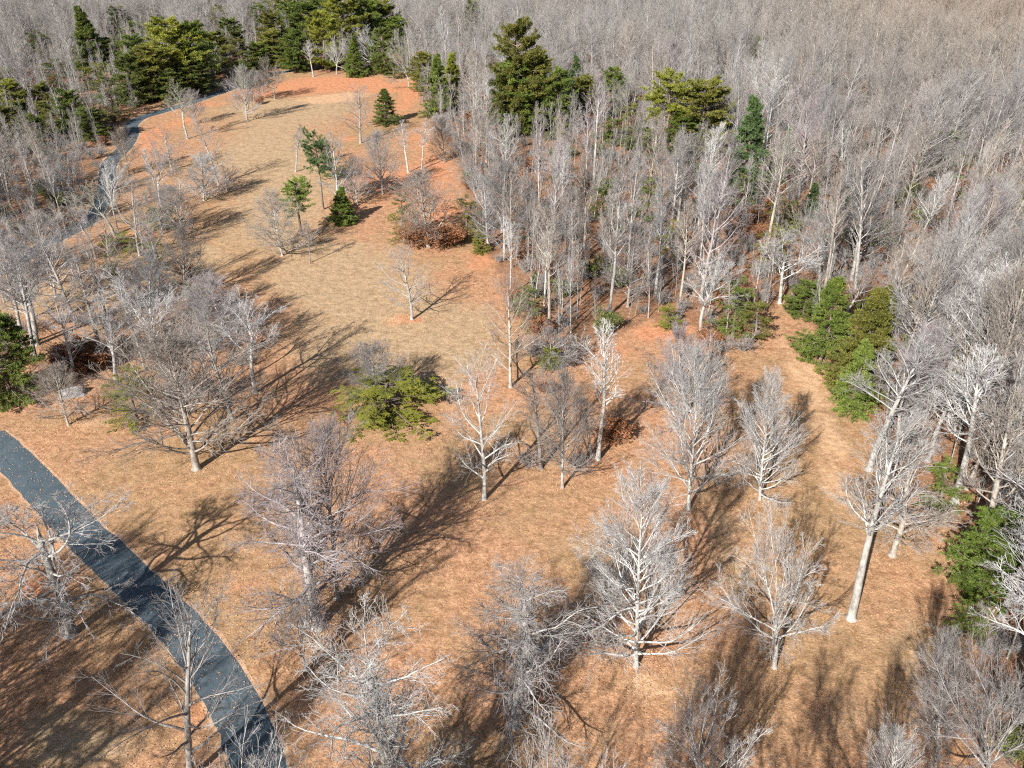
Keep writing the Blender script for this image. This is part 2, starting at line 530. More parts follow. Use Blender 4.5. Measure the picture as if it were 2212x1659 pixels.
def place_ever(x, y, h, wid, kind, seed, rot, tint, label, name='pine_tree', cat='pine tree', group=None, lean=0):
    t = bpy.data.objects.new(name, None)
    COL.objects.link(t)
    t.location = (x, y, 0)
    t.scale = (wid / 5.0, wid / 5.0, h / 10.0)
    t.rotation_euler = (0, lean, rot)
    tr, cr = ever(kind, seed)
    link('trunk', tr, t, (.55, .45, .38)); link('needles', cr, t, tint)
    tag(t, label, cat, group)
    return t
# ------------------------------------------------------------------ the ground
WOOD_PX = [(-900, -40), (-900, 640), (-300, 625), (0, 548), (110, 490), (185, 440), (215, 350), (243, 290), (262, 258), (290, 238),
           (340, 222), (430, 196), (505, 168), (560, 148), (640, 150), (720, 156), (850, 158), (895, 168), (925, 260), (985, 345), (1010, 430),
           (1045, 520), (1080, 600), (1115, 680), (1165, 738), (1240, 732), (1320, 735), (1395, 690), (1440, 700), (1500, 705),
           (1560, 730), (1610, 742), (1655, 690), (1690, 640), (1740, 690), (1800, 790), (1850, 880), (1915, 960), (1950, 1050),
           (2000, 1120), (2090, 1170), (2125, 1280), (2110, 1380), (2060, 1450), (2040, 1560), (2090, 1700), (2200, 2000), (3200, 1900),
           (3600, 900), (3400, -40)]
WOOD = gpoly(WOOD_PX)

def axis(parts):
    out = []
    for a, b, s in parts:
        out += list(np.arange(a, b, s))
    out.append(parts[-1][1])
    return np.array(out)
gx = axis([(-2500, -400, 150), (-400, -160, 6), (-160, 160, 1.0), (160, 400, 6), (400, 2500, 150)])
gy = axis([(-600, -40, 80), (-40, 20, 6), (20, 140, 1.0), (140, 260, 1.6), (260, 500, 6), (500, 3000, 200)])
XX, YY = np.meshgrid(gx, gy)
nx, ny = len(gx), len(gy)
idx = (np.arange(ny - 1)[:, None] * nx + np.arange(nx - 1)[None, :])
Fg = np.stack([idx, idx + 1, idx + nx + 1, idx + nx], -1).reshape(-1, 4)
Vg = np.stack([XX, YY, np.zeros_like(XX)], -1).reshape(-1, 3)
clay = np.zeros(XX.size); grass = np.zeros(XX.size); pale = np.zeros(XX.size)
PX, PY = Vg[:, 0], Vg[:, 1]
def blob(arr, px, py, rx, ry, amt, soft=1.0, rot=0.0):
    cx, cy = G(px, py)
    wx = rx / F * depth_of(cy)
    wy = abs(G(px, py - ry)[1] - G(px, py + ry)[1]) / 2
    dx, dy = PX - cx, PY - cy
    c, s = math.cos(rot), math.sin(rot)
    q = ((dx * c + dy * s) / wx) ** 2 + ((-dx * s + dy * c) / wy) ** 2
    arr += amt * np.exp(-q * 1.1)
for b in [  # red clay
    (600, 198, 110, 12, 1.0), (700, 182, 130, 12, 1.1), (820, 186, 90, 14, 1.1), (880, 215, 30, 40, .8), (330, 290, 45, 22, .9),
    (310, 325, 22, 18, 1.0), (400, 262, 40, 10, .7), (440, 225, 60, 8, .8), (900, 300, 60, 30, .6), (930, 380, 60, 60, .9), (850, 400, 60, 40, .7),
    (780, 380, 60, 25, .5), (730, 440, 80, 30, .45), (1040, 560, 40, 40, .7), (880, 690, 50, 14, .8), (1190, 850, 70, 30, .55), (1290, 760, 90, 26, .8), (1420, 720, 70, 22, .9),
    (1085, 620, 16, 60, .8), (960, 470, 60, 50, .8), (1300, 640, 120, 50, .5), (1480, 680, 70, 40, .6), (90, 1270, 60, 30, .8), (280, 1395, 36, 14, .7), (425, 1540, 40, 60, .7),
    (500, 1270, 40, 30, .25), (1100, 1050, 120, 25, .25), (450, 850, 160, 60, .35), (1330, 1010, 110, 30, .4), (560, 950, 100, 60, .25), (750, 300, 30, 10, .6), (740, 170, 100, 6, .7),
    (1560, 640, 80, 60, .5), (2090, 190, 60, 30, .8), (1620, 560, 30, 30, .7), (230, 780, 80, 40, .3), (540, 1260, 30, 12, .35)]:
    blob(clay, *b)
for b in [  # dry tan-green turf
    (620, 240, 190, 40, .9), (560, 330, 150, 60, .95), (640, 400, 150, 60, .75), (600, 470, 130, 50, .8), (700, 560, 180, 60, .9), (800, 640, 220, 70, .9), (900, 740, 200, 70, .8),
    (860, 830, 180, 50, .55), (700, 760, 120, 60, .6), (1020, 700, 60, 60, .4), (240, 620, 180, 60, .6), (60, 640, 100, 60, .6), (420, 560, 70, 50, .6), (1560, 1130, 50, 90, .5),
    (1590, 1230, 60, 70, .6), (1800, 930, 60, 100, .45), (1750, 1100, 60, 80, .3), (2020, 1400, 130, 100, .45), (1500, 1480, 120, 60, .45), (1300, 1600, 160, 60, .5), (980, 1600, 80, 70, .5),
    (180, 1620, 130, 70, .9), (520, 1160, 60, 60, .35), (380, 230, 60, 20, .3), (90, 1560, 90, 60, .5), (1880, 1560, 150, 70, .55), (880, 1000, 100, 60, .35), (1540, 900, 40, 90, .3)]:
    blob(grass, *b)
for b in [  # pale scuffed earth
    (1740, 800, 40, 30, .7), (1750, 850, 30, 40, .6), (1800, 960, 40, 60, .5), (1810, 1060, 30, 60, .55), (1410, 1490, 45, 16, .8), (1375, 1470, 40, 14, .6), (700, 215, 60, 9, .8),
    (760, 205, 50, 7, .6), (1190, 845, 50, 18, .5), (200, 915, 60, 22, .35), (1690, 740, 25, 25, .4), (520, 1255, 25, 10, .3), (1870, 1350, 24, 16, .4), (1075, 600, 14, 50, .25),
    (425, 1545, 20, 30, .2), (280, 1395, 30, 12, .25), (230, 660, 90, 8, .5), (850, 690, 40, 8, .4), (1580, 1330, 24, 10, .3), (1570, 700, 20, 20, .2)]:
    blob(pale, *b[:4], b[4] * 1.5)
wood = inside(WOOD, PX, PY).astype(float)
gz = bpy.data.meshes.new('ground')
gz.vertices.add(len(Vg)); gz.vertices.foreach_set('co', Vg.astype(np.float32).ravel())
gz.loops.add(Fg.size); gz.loops.foreach_set('vertex_index', Fg.astype(np.int32).ravel())
gz.polygons.add(len(Fg)); gz.polygons.foreach_set('loop_start', np.arange(0, Fg.size, 4, dtype=np.int32)); gz.polygons.foreach_set('loop_total', np.full(len(Fg), 4, np.int32))
gz.update()
at = gz.attributes.new('soil', 'FLOAT_COLOR', 'POINT')
at.data.foreach_set('color', np.stack([np.clip(clay, 0, 1.2), np.clip(grass, 0, 1.2), np.clip(pale, 0, 1.2), wood], -1).astype(np.float32).ravel())

def ground_material():
    m, t, b = nodes('leaf_strewn_ground')
    tc = N(t, 'ShaderNodeTexCoord')
    v = tc.outputs['Object']
    a = N(t, 'ShaderNodeAttribute'); a.attribute_name = 'soil'
    sp = N(t, 'ShaderNodeSeparateColor'); t.links.new(a.outputs['Color'], sp.inputs[0])
    n_l = noise(t, v, 0.05, 5, 0.65)
    n_m = noise(t, v, 0.35, 5, 0.7)
    n_f = noise(t, v, 2.2, 4, 0.75)
    n_s = noise(t, v, 7.0, 3, 0.8)
    def zone(sock, amt=1.0):
        # patches break up into each other
        s = mth(t, 'ADD', sock, mth(t, 'MULTIPLY', mth(t, 'SUBTRACT', n_m, .5), 1.1))
        s = mth(t, 'ADD', s, mth(t, 'MULTIPLY', mth(t, 'SUBTRACT', n_l, .5), .7))
        r = N(t, 'ShaderNodeMapRange'); r.interpolation_type = 'SMOOTHSTEP'
        r.inputs['From Min'].default_value = .18; r.inputs['From Max'].default_value = .85
        t.links.new(s, r.inputs['Value'])
        return mth(t, 'MULTIPLY', r.outputs[0], amt)
    leaf = ramp(t, n_f, [(0.28, (.22, .108, .062)), (0.5, (.43, .24, .14)), (0.72, (.54, .335, .21))])
    leaf2 = ramp(t, n_f, [(0.3, (.27, .165, .09)), (0.7, (.44, .29, .165))])
    r0 = N(t, 'ShaderNodeMapRange'); r0.interpolation_type = 'SMOOTHSTEP'
    r0.inputs['From Min'].default_value = .4; r0.inputs['From Max'].default_value = .62
    t.links.new(n_l, r0.inputs['Value'])
    base = mix(t, r0.outputs[0], leaf, leaf2)
    turf = ramp(t, n_f, [(0.3, (.31, .225, .125)), (0.6, (.45, .322, .207)), (0.8, (.53, .395, .265))])
    c = mix(t, zone(sp.outputs[1], .92), base, turf)
    cl = ramp(t, n_f, [(0.3, (.46, .19, .095)), (0.7, (.66, .30, .165))])
    c = mix(t, zone(sp.outputs[0], .72), c, cl)
    pl = ramp(t, n_f, [(0.3, (.50, .30, .17)), (0.7, (.62, .42, .27))])
    c = mix(t, zone(sp.outputs[2], .85), c, pl)
    fl = ramp(t, n_f, [(0.3, (.15, .085, .055)), (0.7, (.34, .185, .11))])
    wn = mth(t, 'MULTIPLY', a.outputs['Alpha'], .8)
    c = mix(t, wn, c, fl)
    # single fallen leaves as paler and darker specks
    sk = ramp(t, n_s, [(0.30, (.42, .38, .36)), (0.44, (.88, .87, .86)), (0.58, (1.03, 1.02, 1.0)), (0.70, (1.6, 1.6, 1.55))])
    c = mix(t, 1.0, c, sk, 'MULTIPLY')
    n_d = noise(t, v, 0.9, 4, 0.7)
    dk = ramp(t, n_d, [(0.3, (.68, .65, .58)), (0.52, (1.0, 1.0, 1.0)), (0.72, (1.2, 1.19, 1.17))])
    c = mix(t, 1.0, c, dk, 'MULTIPLY')
    t.links.new(c, b.inputs['Base Color'])
    b.inputs['Roughness'].default_value = .95
    b.inputs['Specular IOR Level'].default_value = .05
    bp = N(t, 'ShaderNodeBump'); bp.inputs['Strength'].default_value = .6; bp.inputs['Distance'].default_value = .08
    t.links.new(n_s, bp.inputs['Height'])
    bp2 = N(t, 'ShaderNodeBump'); bp2.inputs['Strength'].default_value = .5; bp2.inputs['Distance'].default_value = .5
    t.links.new(n_m, bp2.inputs['Height']); t.links.new(bp.outputs[0], bp2.inputs['Normal'])
    t.links.new(bp2.outputs[0], b.inputs['Normal'])
    return m
gz.materials.append(ground_material())
g = link('ground', gz); tag(g, kind='structure')

# ------------------------------------------------------------------ roads
def asphalt():
    m, t, b = nodes('worn_asphalt')
    tc = N(t, 'ShaderNodeTexCoord'); v = tc.outputs['Object']
    n1 = noise(t, v, .35, 5, .7); n2 = noise(t, v, 9, 3, .7)
    c = ramp(t, n1, [(.3, (.050, .072, .088)), (.55, (.070, .099, .118)), (.75, (.098, .128, .146))])
    c = mix(t, 1.0, c, ramp(t, n2, [(.3, (.8, .8, .8)), (.7, (1.2, 1.2, 1.2))]), 'MULTIPLY')
    # cracks, some of them sealed with tar
    w_ = N(t, 'ShaderNodeTexVoronoi'); w_.feature = 'DISTANCE_TO_EDGE'; w_.inputs['Scale'].default_value = .28
    vm = N(t, 'ShaderNodeVectorMath'); vm.operation = 'ADD'
    nn = N(t, 'ShaderNodeTexNoise'); nn.inputs['Scale'].default_value = .9; nn.inputs['Detail'].default_value = 4
    t.links.new(v, nn.inputs['Vector']); t.links.new(v, vm.inputs[0]); t.links.new(nn.outputs['Color'], vm.inputs[1])
    t.links.new(vm.outputs[0], w_.inputs['Vector'])
    ck = ramp(t, w_.outputs['Distance'], [(.0, (.25, .25, .25)), (.010, (.4, .4, .4)), (.022, (1, 1, 1))])
    c = mix(t, mth(t, 'MULTIPLY', mth(t, 'GREATER_THAN', n1, .5), .5), c, mix(t, 1.0, c, ck, 'MULTIPLY'))
    # leaves blown onto it
    ls = mth(t, 'GREATER_THAN', mth(t, 'ADD', noise(t, v, 6.0, 2, .8), mth(t, 'MULTIPLY', noise(t, v, .5, 2, .6), .25)), .78)
    c = mix(t, mth(t, 'MULTIPLY', ls, .6), c, (.28, .15, .07))
    t.links.new(c, b.inputs['Base Color'])
    b.inputs['Roughness'].default_value = .8; b.inputs['Specular IOR Level'].default_value = .3
    bp = N(t, 'ShaderNodeBump'); bp.inputs['Strength'].default_value = .3; bp.inputs['Distance'].default_value = .02
    t.links.new(n2, bp.inputs['Height']); t.links.new(bp.outputs[0], b.inputs['Normal'])
    return m
M_ROAD = asphalt()
def plain(name, lo, hi, sc_=2.0):
    m, t, b = nodes(name)
    tc = N(t, 'ShaderNodeTexCoord')
    c = ramp(t, noise(t, tc.outputs['Object'], sc_, 4, .7), [(.3, lo), (.7, hi)])
    t.links.new(c, b.inputs['Base Color'])
    return m
M_EDGE = plain('pale_grit', (.34, .20, .12), (.55, .37, .24), 1.5)
M_STONE = plain('weathered_rock', (.10, .10, .11), (.36, .35, .35), 2.5)

def smooth_path(pts, n=10):
    P = np.array(pts, float)
    P = np.concatenate([[2 * P[0] - P[1]], P, [2 * P[-1] - P[-2]]])
    out = []
    for i in range(1, len(P) - 2):
        for k in range(n):
            t = k / n
            out.append(.5 * ((2 * P[i]) + (-P[i - 1] + P[i + 1]) * t + (2 * P[i - 1] - 5 * P[i] + 4 * P[i + 1] - P[i + 2]) * t * t + (-P[i - 1] + 3 * P[i] - 3 * P[i + 1] + P[i + 2]) * t ** 3))
    out.append(P[-2])
    return np.array(out)
def strip(name, C, Wd, z, mat, offs=(-1, -.5, 0, .5, 1), crown=.03, ragged=0.0, seed=1):
    rng = np.random.default_rng(seed)
    T = np.gradient(C, axis=0); T = T / np.linalg.norm(T, axis=1, keepdims=True)
    Nn = np.stack([T[:, 1], -T[:, 0]], 1)
    V = []
    for o in offs:
        wv = Wd / 2 * o
        rg = rng.normal(0, ragged, len(C)) * (abs(o) == 1)
        q = C + Nn * (wv + rg)[:, None]
        V.append(np.concatenate([q, np.full((len(C), 1), z + crown * (1 - o * o))], 1))
    V = np.stack(V, 1)
    n, k = len(C), len(offs)
    b = np.arange(n - 1)[:, None] * k + np.arange(k - 1)[None]
    Fq = np.stack([b, b + 1, b + k + 1, b + k], -1).reshape(-1, 4)
    me = mesh_from(name, V.reshape(-1, 3), Fq, [mat])
    o = link(name, me); tag(o, kind='structure')
    return o
left_px = [(-90, 945), (0, 1015), (50, 1074), (85, 1112), (125, 1170), (187, 1216), (235, 1252), (263, 1293), (320, 1346), (353, 1383), (380, 1426), (420, 1476), (447, 1529), (467, 1573), (484, 1606), (503, 1659), (520, 1740), (530, 1850)]
right_px = [(-90, 840), (0, 911), (97, 1006), (150, 1063), (191, 1106), (233, 1143), (287, 1199), (333, 1246), (373, 1279), (417, 1319), (467, 1373), (500, 1406), (533, 1449), (567, 1506), (597, 1573), (620, 1619), (633, 1659), (650, 1740), (655, 1850)]
def resample(pts, n=60):
    P = np.array(gpoly(pts)); d = np.r_[0, np.cumsum(np.hypot(*np.diff(P, axis=0).T))]
    s = np.linspace(0, d[-1], n)
    return np.stack([np.interp(s, d, P[:, 0]), np.interp(s, d, P[:, 1])], 1)
Lp, Rp = resample(left_px), resample(right_px)
def near_gap(A, B):
    out = []
    for p in A:
        q = B[np.argmin(np.hypot(*(B - p).T))]
        out.append((p + q) / 2)
    return np.array(out)
Lf, Rf = resample(left_px, 400), resample(right_px, 400)
Cn = near_gap(Lp, Rf)[2:-2]
Wn = np.array([2 * np.min(np.hypot(*(Lf - p).T)) for p in Cn])
print('driveway widths', Wn.round(1))
Wn = np.full(len(Cn), np.median(Wn))
ker = np.ones(7) / 7
def sm(a):
    return np.convolve(np.pad(a, 3, mode='reflect', reflect_type='odd'), ker, 'valid')
Cn = np.stack([sm(sm(Cn[:, 0])), sm(sm(Cn[:, 1]))], 1); Wn = sm(sm(Wn))
strip('road_verge', Cn, Wn + .55, .006, M_EDGE, ragged=.12, crown=.0)
strip('driveway', Cn, Wn, .012, M_ROAD, ragged=.05)
up_px = [(-160, 640), (0, 585), (60, 552), (127, 513), (200, 470), (228, 410), (236, 355), (268, 320), (284, 292), (284, 272), (304, 255), (353, 240), (400, 226), (440, 212), (480, 198), (520, 184), (560, 170), (600, 158), (680, 146)]
Cu = smooth_path(gpoly(up_px), 8)
strip('upper_verge', Cu, np.full(len(Cu), 3.8), .006, M_EDGE, ragged=.2, crown=0, seed=3)
strip('upper_driveway', Cu, np.full(len(Cu), 3.1), .012, M_ROAD, seed=4)

# ------------------------------------------------------------------ trees standing in the clearing
GREY = ((.92, .92, .92), (.95, .95, .97))
PALE = ((1.12, 1.13, 1.13), (1.42, 1.48, 1.52))
WARM = ((1.0, .93, .86), (1.02, .95, .88))
BLUE = ((.95, 1.0, 1.06), (.98, 1.02, 1.08))
DARK = ((.6, .58, .58), (.8, .76, .74))
MAUV = ((1.05, 1.0, 1.02), (1.02, .96, 1.02))
MOSS = ((1.0, 1.04, .92), (1.05, 1.08, .95))
_w = {}
def crown_width(kind, seed, leaves):
    key = (kind, seed, leaves)
    if key not in _w:
        me = bare(kind, seed, leaves)[1]
        co = np.empty(len(me.vertices) * 3, np.float32); me.vertices.foreach_get('co', co)
        co = co.reshape(-1, 3)
        _w[key] = 2 * np.percentile(np.abs(co[:, 0]), 96)
    return _w[key]
rs = random.Random(7)
HERO = [
 # base x, base y, top x, top y, crown width, kind, seed, tint, withered leaves, label, short name
 (155, 1369, 75, 1065, 300, 'gnarly', 1, GREY, 0, 'gnarled grey oak leaning over the driveway, low boughs spread on both sides', 'gnarled oak by the driveway'),
 (412, 1680, 362, 1295, 270, 'sparse', 2, GREY, 0, 'tall thin-crowned tree whose forked top stands against the asphalt', 'forked tree beside the asphalt'),
 (687, 1353, 640, 985, 235, 'shaggy', 3, MAUV, .10, 'dark-trunked twiggy tree between the driveway bend and the mid clearing', None),
 (727, 1292, 712, 945, 210, 'leader', 4, MAUV, 0, 'tall fine-twigged tree close behind a dark-trunked twiggy tree', None),
 (662, 1450, 615, 1265, 110, 'fork', 5, GREY, 0, 'small narrow forked tree with a thick shadow joining its foot', None),
 (868, 1830, 850, 1310, 300, 'shaggy', 6, PALE, 0, 'big shaggy pale tree at the lower edge, shoots covering its stem', 'big shaggy pale tree'),
 (1111, 1565, 1165, 1215, 240, 'shaggy', 7, GREY, 0, 'shaggy grey tree in the lower middle with stubby crooked limbs', None),
 (1374, 1439, 1362, 1062, 240, 'cone', 8, PALE, 0, 'whitest tree of the open ground, straight stem and dense cone of twigs', 'whitest cone-shaped tree'),
 (1672, 1442, 1735, 1125, 240, 'fork', 9, PALE, 0, 'pale leaning tree forking low into a broad fan of limbs', 'pale leaning fan-shaped tree'),
 (1838, 1336, 1905, 930, 150, 'poplar', 10, PALE, 0, 'tall thick white trunk standing just off the right woodland edge', 'thick white trunk'),
 (1877, 1015, 1962, 748, 150, 'poplar', 11, PALE, 0, 'leaning white-barked tree with a wide-armed top beside the row of pines', None),
 (1928, 1200, 2000, 960, 200, 'gnarly', 12, WARM, 0, 'crooked pale tree with bent arms reaching into the right wood', None),
 (1520, 1800, 1565, 1490, 200, 'wide', 13, PALE, 0, 'pale spreading treetop cut by the lower edge, beside a short shadow', None),
 (1918, 1790, 1920, 1580, 100, 'leader', 14, PALE, 0, 'small pale treetop poking up at the lower edge', None),
 (2130, 1740, 2150, 1370, 220, 'fork', 15, GREY, 0, 'many-stemmed grey tree filling the lower right corner', 'tree in the lower right corner'),
 (2003, 995, 2062, 790, 110, 'poplar', 101, PALE, 0, 'tall pale stem leaning out of the right wood above the crooked-armed tree', None),
 (2062, 1085, 2135, 800, 130, 'poplar', 102, PALE, 0, 'slanting pale tree rising through the right wood, wide thin top', None),
 (2142, 850, 2205, 590, 120, 'poplar', 103, PALE, 0, 'slanting pale tree near the right edge, high in the wood', None),
 (2105, 1235, 2190, 900, 140, 'poplar', 104, WARM, 0, 'tan slanting tree just above the bright green edge pine', None),
 (2163, 1335, 2260, 1010, 140, 'pole', 105, PALE, 0, 'thin white stem crossing behind the bright green edge pine', None),
 (1935, 985, 1975, 800, 90, 'pole', 106, GREY, 0, 'slim grey stem right behind the leaning white-barked tree', None),
 (2215, 1560, 2260, 1180, 200, 'poplar', 16, PALE, 0, 'tall pale tree leaning out past the right edge', None),
 (2020, 1660, 2045, 1400, 120, 'leader', 17, GREY, 0, 'slim ash-grey tree left of the lower right corner tree', None),
 (1046, 1078, 1044, 788, 175, 'sparse', 18, PALE, 0, 'white-stemmed tree with long thin upswept limbs at the centre of the clearing', 'white-stemmed central tree'),
 (1215, 1054, 1213, 815, 110, 'leader', 19, GREY, 0, 'upright grey tree with tangled mid crown, right of the white-stemmed central tree', None),
 (1168, 1012, 1156, 800, 80, 'pole', 20, DARK, 0, 'thin dark tree behind the upright grey tree', None),
 (1292, 992, 1330, 705, 95, 'pole', 21, PALE, 0, 'slim white tree with a curved top leaning over the clearing', 'slim white curved tree'),
 (1279, 988, 1270, 860, 60, 'pole', 22, GREY, 0, 'short thin stem beside the slim white curved tree', None),
 (1103, 836, 1082, 600, 110, 'sparse', 23, WARM, 0, 'tall pale tree with few limbs at the corner of the wood', None),
 (1118, 823, 1122, 735, 60, 'pole', 24, DARK, 0, 'black-barked stem close behind the tall pale corner tree', None),
 (1190, 790, 1200, 690, 110, 'wide', 25, GREY, 0, 'low many-branched thicket tree at the corner of the wood', None),
 (890, 690, 880, 540, 115, 'sparse', 26, GREY, .0, 'lone tree in mid meadow with low boughs lying to one side', 'lone meadow tree'),
 (812, 868, 806, 755, 110, 'leader', 27, GREY, 0, 'bare tree rising out of the low spreading pine', None),
 (1641, 1079, 1660, 832, 145, 'cone', 28, PALE, 0, 'rounded silvery tree standing alone on the pale track', 'rounded silvery tree'),
 (1487, 1100, 1510, 770, 165, 'leader', 29, PALE, 0, 'tall silvery tree left of the rounded silvery one, many upright limbs', 'tall silvery tree'),
 (1478, 905, 1478, 722, 130, 'cone', 30, MAUV, 0, 'purplish fine-twigged tree behind the tall silvery one', None),
 (1513, 722, 1510, 535, 130, 'vase', 31, PALE, 0, 'white forked tree standing before the wood edge pines', 'white forked tree'),
 (1684, 655, 1695, 490, 140, 'vase', 32, PALE, 0, 'spreading tree on a bent dark trunk at the head of the track', 'bent-trunk tree'),
 (1770, 610, 1765, 470, 90, 'vase', 33, PALE, 0, 'many-forked pale tree behind the row of pines by the track', None),
 (425, 1013, 385, 735, 300, 'leader', 34, WARM, 0, 'broad old oak with a stout trunk and huge shadow near the driveway', 'broad old oak'),
 (503, 908, 440, 690, 140, 'sparse', 35, GREY, 0, 'slanting grey tree behind the broad old oak', None),
 (552, 848, 505, 610, 185, 'vase', 36, PALE, 0, 'pale tree with a wide vase-shaped top beside the meadow', 'vase-shaped tree'),
 (462, 798, 430, 630, 100, 'leader', 37, GREY, 0, 'thin grey tree between the broad old oak and the vase-shaped one', None),
 (253, 827, 205, 625, 140, 'vase', 38, BLUE, 0, 'blue-grey tree forking high, above the pale bare patch', None),
 (352, 802, 292, 585, 130, 'vase', 39, PALE, 0, 'pale tree with a twisted fork behind the broad old oak', None),
 (77, 775, 15, 565, 110, 'poplar', 40, GREY, 0, 'first of three straight trees above the dark roadside pine', None),
 (52, 748, 0, 545, 100, 'pole', 41, GREY, 0, 'second of three straight trees above the dark roadside pine', None),
 (80, 745, 55, 540, 90, 'poplar', 42, GREY, 0, 'third and palest of the straight trees above the dark roadside pine', None),
 (148, 918, 110, 800, 95, 'leader', 43, WARM, 0, 'small bare tree on the litter slope above the driveway', 'small slope tree'),
 (165, 818, 122, 650, 110, 'sparse', 44, BLUE, .2, 'thick blue-grey tree among rusty brown saplings', None),
 (155, 675, 85, 510, 120, 'sparse', 45, GREY, 0, 'dark crooked tree near the upper driveway with a thin top', None),
 (218, 760, 180, 560, 120, 'pole', 46, GREY, 0, 'straight grey tree between the upper and lower groves', None),
 (403, 648, 385, 500, 110, 'leader', 47, DARK, 0, 'dark-stemmed twiggy tree at the edge of the meadow grass', None),
 (302, 553, 278, 380, 105, 'sparse', 48, GREY, 0, 'stout grey tree below the upper driveway bend', 'stout grove tree'),
 (247, 508, 212, 385, 115, 'vase', 49, MOSS, 0, 'mossy vase-shaped tree beside the upper driveway', None),
 (352, 506, 318, 370, 75, 'fork', 50, GREY, 0, 'slim forked tree growing out of a small ragged evergreen', None),
 (397, 510, 372, 408, 90, 'leader', 51, GREY, 0, 'slanted grey tree whose fan shadow lies on the grass', None),
 (441, 434, 430, 340, 75, 'cone', 52, PALE, 0, 'dense pale round-topped tree in the upper meadow', 'pale round-topped tree'),
 (490, 413, 487, 348, 75, 'wide', 53, MAUV, 0, 'small dark-twigged tree beside the pale round-topped tree', None),
 (472, 400, 437, 258, 80, 'sparse', 54, GREY, 0, 'long leaning tree behind the pale round-topped tree', None),
 (372, 368, 354, 275, 70, 'sparse', 55, WARM, 0, 'thin tree with level twigs by the upper driveway bend', None),
 (405, 300, 368, 165, 85, 'vase', 56, MOSS, 0, 'tall forked tree leaning over the upper driveway', None),
 (425, 268, 412, 200, 45, 'leader', 57, MAUV, 0, 'small twiggy tree beside the tall forked upper one', None),
 (534, 262, 522, 152, 60, 'leader', 58, GREY, 0, 'solitary straight tree on the far turf with a dark stem', 'solitary far tree'),
 (593, 214, 592, 125, 65, 'fork', 59, WARM, .3, 'pale tree at the red clay rim with rusty leaves at its foot', None),
 (562, 214, 556, 158, 45, 'leader', 60, DARK, .3, 'dark little tree beside the pale one at the red clay rim', None),
 (639, 371, 640, 275, 38, 'pole', 61, GREY, 0, 'very thin pole of a tree standing alone on turf', None),
 (610, 553, 592, 425, 105, 'cone', 62, WARM, 0, 'dome-shaped dense bare tree by the group of pines', 'dome-shaped bare tree'),
 (670, 568, 661, 478, 26, 'pole', 63, DARK, 0, 'leaning thin snag before the group of pines', None),
 (779, 309, 768, 190, 70, 'sparse', 64, GREY, .5, 'twiggy tree holding rusty leaves low down beside the round pine', None),
 (882, 373, 876, 268, 55, 'pole', 65, PALE, 0, 'straight pale tree on red clay, nearer the round pine', None),
 (911, 365, 908, 262, 48, 'pole', 66, PALE, 0, 'straight pale tree on red clay, nearer the wood', None),
 (827, 419, 815, 295, 80, 'leader', 67, GREY, 0, 'slim tree casting a long thin shadow over red soil', None),
 (772, 444, 764, 348, 65, 'leader', 68, GREY, 0, 'slim tree just behind the small dark spruce', None),
 (960, 351, 955, 262, 60, 'leader', 69, DARK, 0, 'dark-stemmed tree touching the wood edge on red clay', None),
 (884, 191, 872, 72, 65, 'fork', 70, MOSS, 0, 'leafless tree on the far rim of the red clay', None),
 (804, 152, 798, 55, 75, 'wide', 71, PALE, 0, 'white forked tree shining before the dark far pines', None),
 (727, 160, 722, 68, 55, 'fork', 72, PALE, 0, 'slender whitish tree before the far pines', None),
 (677, 166, 668, 92, 36, 'pole', 73, PALE, 0, 'twin-stemmed thin white tree before the far pines', None),
 (925, 533, 907, 380, 110, 'leader', 74, WARM, .9, 'bare tree skirted in rusty brown leaves between two pines', 'rusty-skirted tree'),
 (733, 455, 712, 288, 70, 'sparse', 75, BLUE, 0, 'grey tree beside the tall blue-green pine', None),
 (170, 432, 130, 330, 110, 'fork', 76, BLUE, 0, 'blue-grey tree on the far side of the upper driveway', None),
 (60, 690, 0, 500, 110, 'leader', 77, BLUE, 0, 'hazy twiggy tree by the left edge above the meadow strip', None),
 (270, 660, 250, 520, 120, 'wide', 78, WARM, 0, 'wide twiggy tree in the middle of the left grove', None),
 (330, 730, 315, 560, 130, 'cone', 79, BLUE, 0, 'bushy grey tree filling the left grove', None),
 (480, 720, 455, 600, 120, 'cone', 80, MAUV, 0, 'low bushy purplish tree on the grove side of the meadow', None),
 (400, 900, 390, 790, 110, 'cone', 81, GREY, 0, 'bushy sapling tree hidden behind the broad old oak', None),
 (120, 640, 95, 500, 120, 'fork', 82, BLUE, 0, 'pale-topped tree on the strip below the upper driveway', None),
 (40, 612, 10, 500, 90, 'vase', 90, BLUE, 0, 'first of the roadside trees along the upper driveway, by the left edge', None),
 (95, 585, 70, 470, 90, 'leader', 91, GREY, 0, 'second roadside tree along the upper driveway from the left edge', None),
 (140, 560, 120, 450, 90, 'vase', 92, PALE, 0, 'third roadside tree along the upper driveway, pale and forked', None),
 (250, 452, 232, 340, 75, 'vase', 95, PALE, 0, 'white-armed tree leaning toward the upper driveway bend', None),
 (278, 378, 262, 285, 60, 'leader', 97, WARM, 0, 'slight tree on the grass side of the upper driveway bend', None),
 (-20, 860, -70, 640, 160, 'fork', 83, GREY, 0, 'tree at the left edge behind the dark roadside pine', None),
]
LAND = []      # (x, y, short name)
SHARED = [('vase', 36), ('vase', 9), ('leader', 4), ('leader', 29), ('cone', 8), ('cone', 28), ('fork', 9), ('fork', 36), ('sparse', 18), ('sparse', 26), ('wide', 32), ('pole', 21), ('poplar', 10), ('gnarly', 12), ('shaggy', 7)]
n_hero = 0
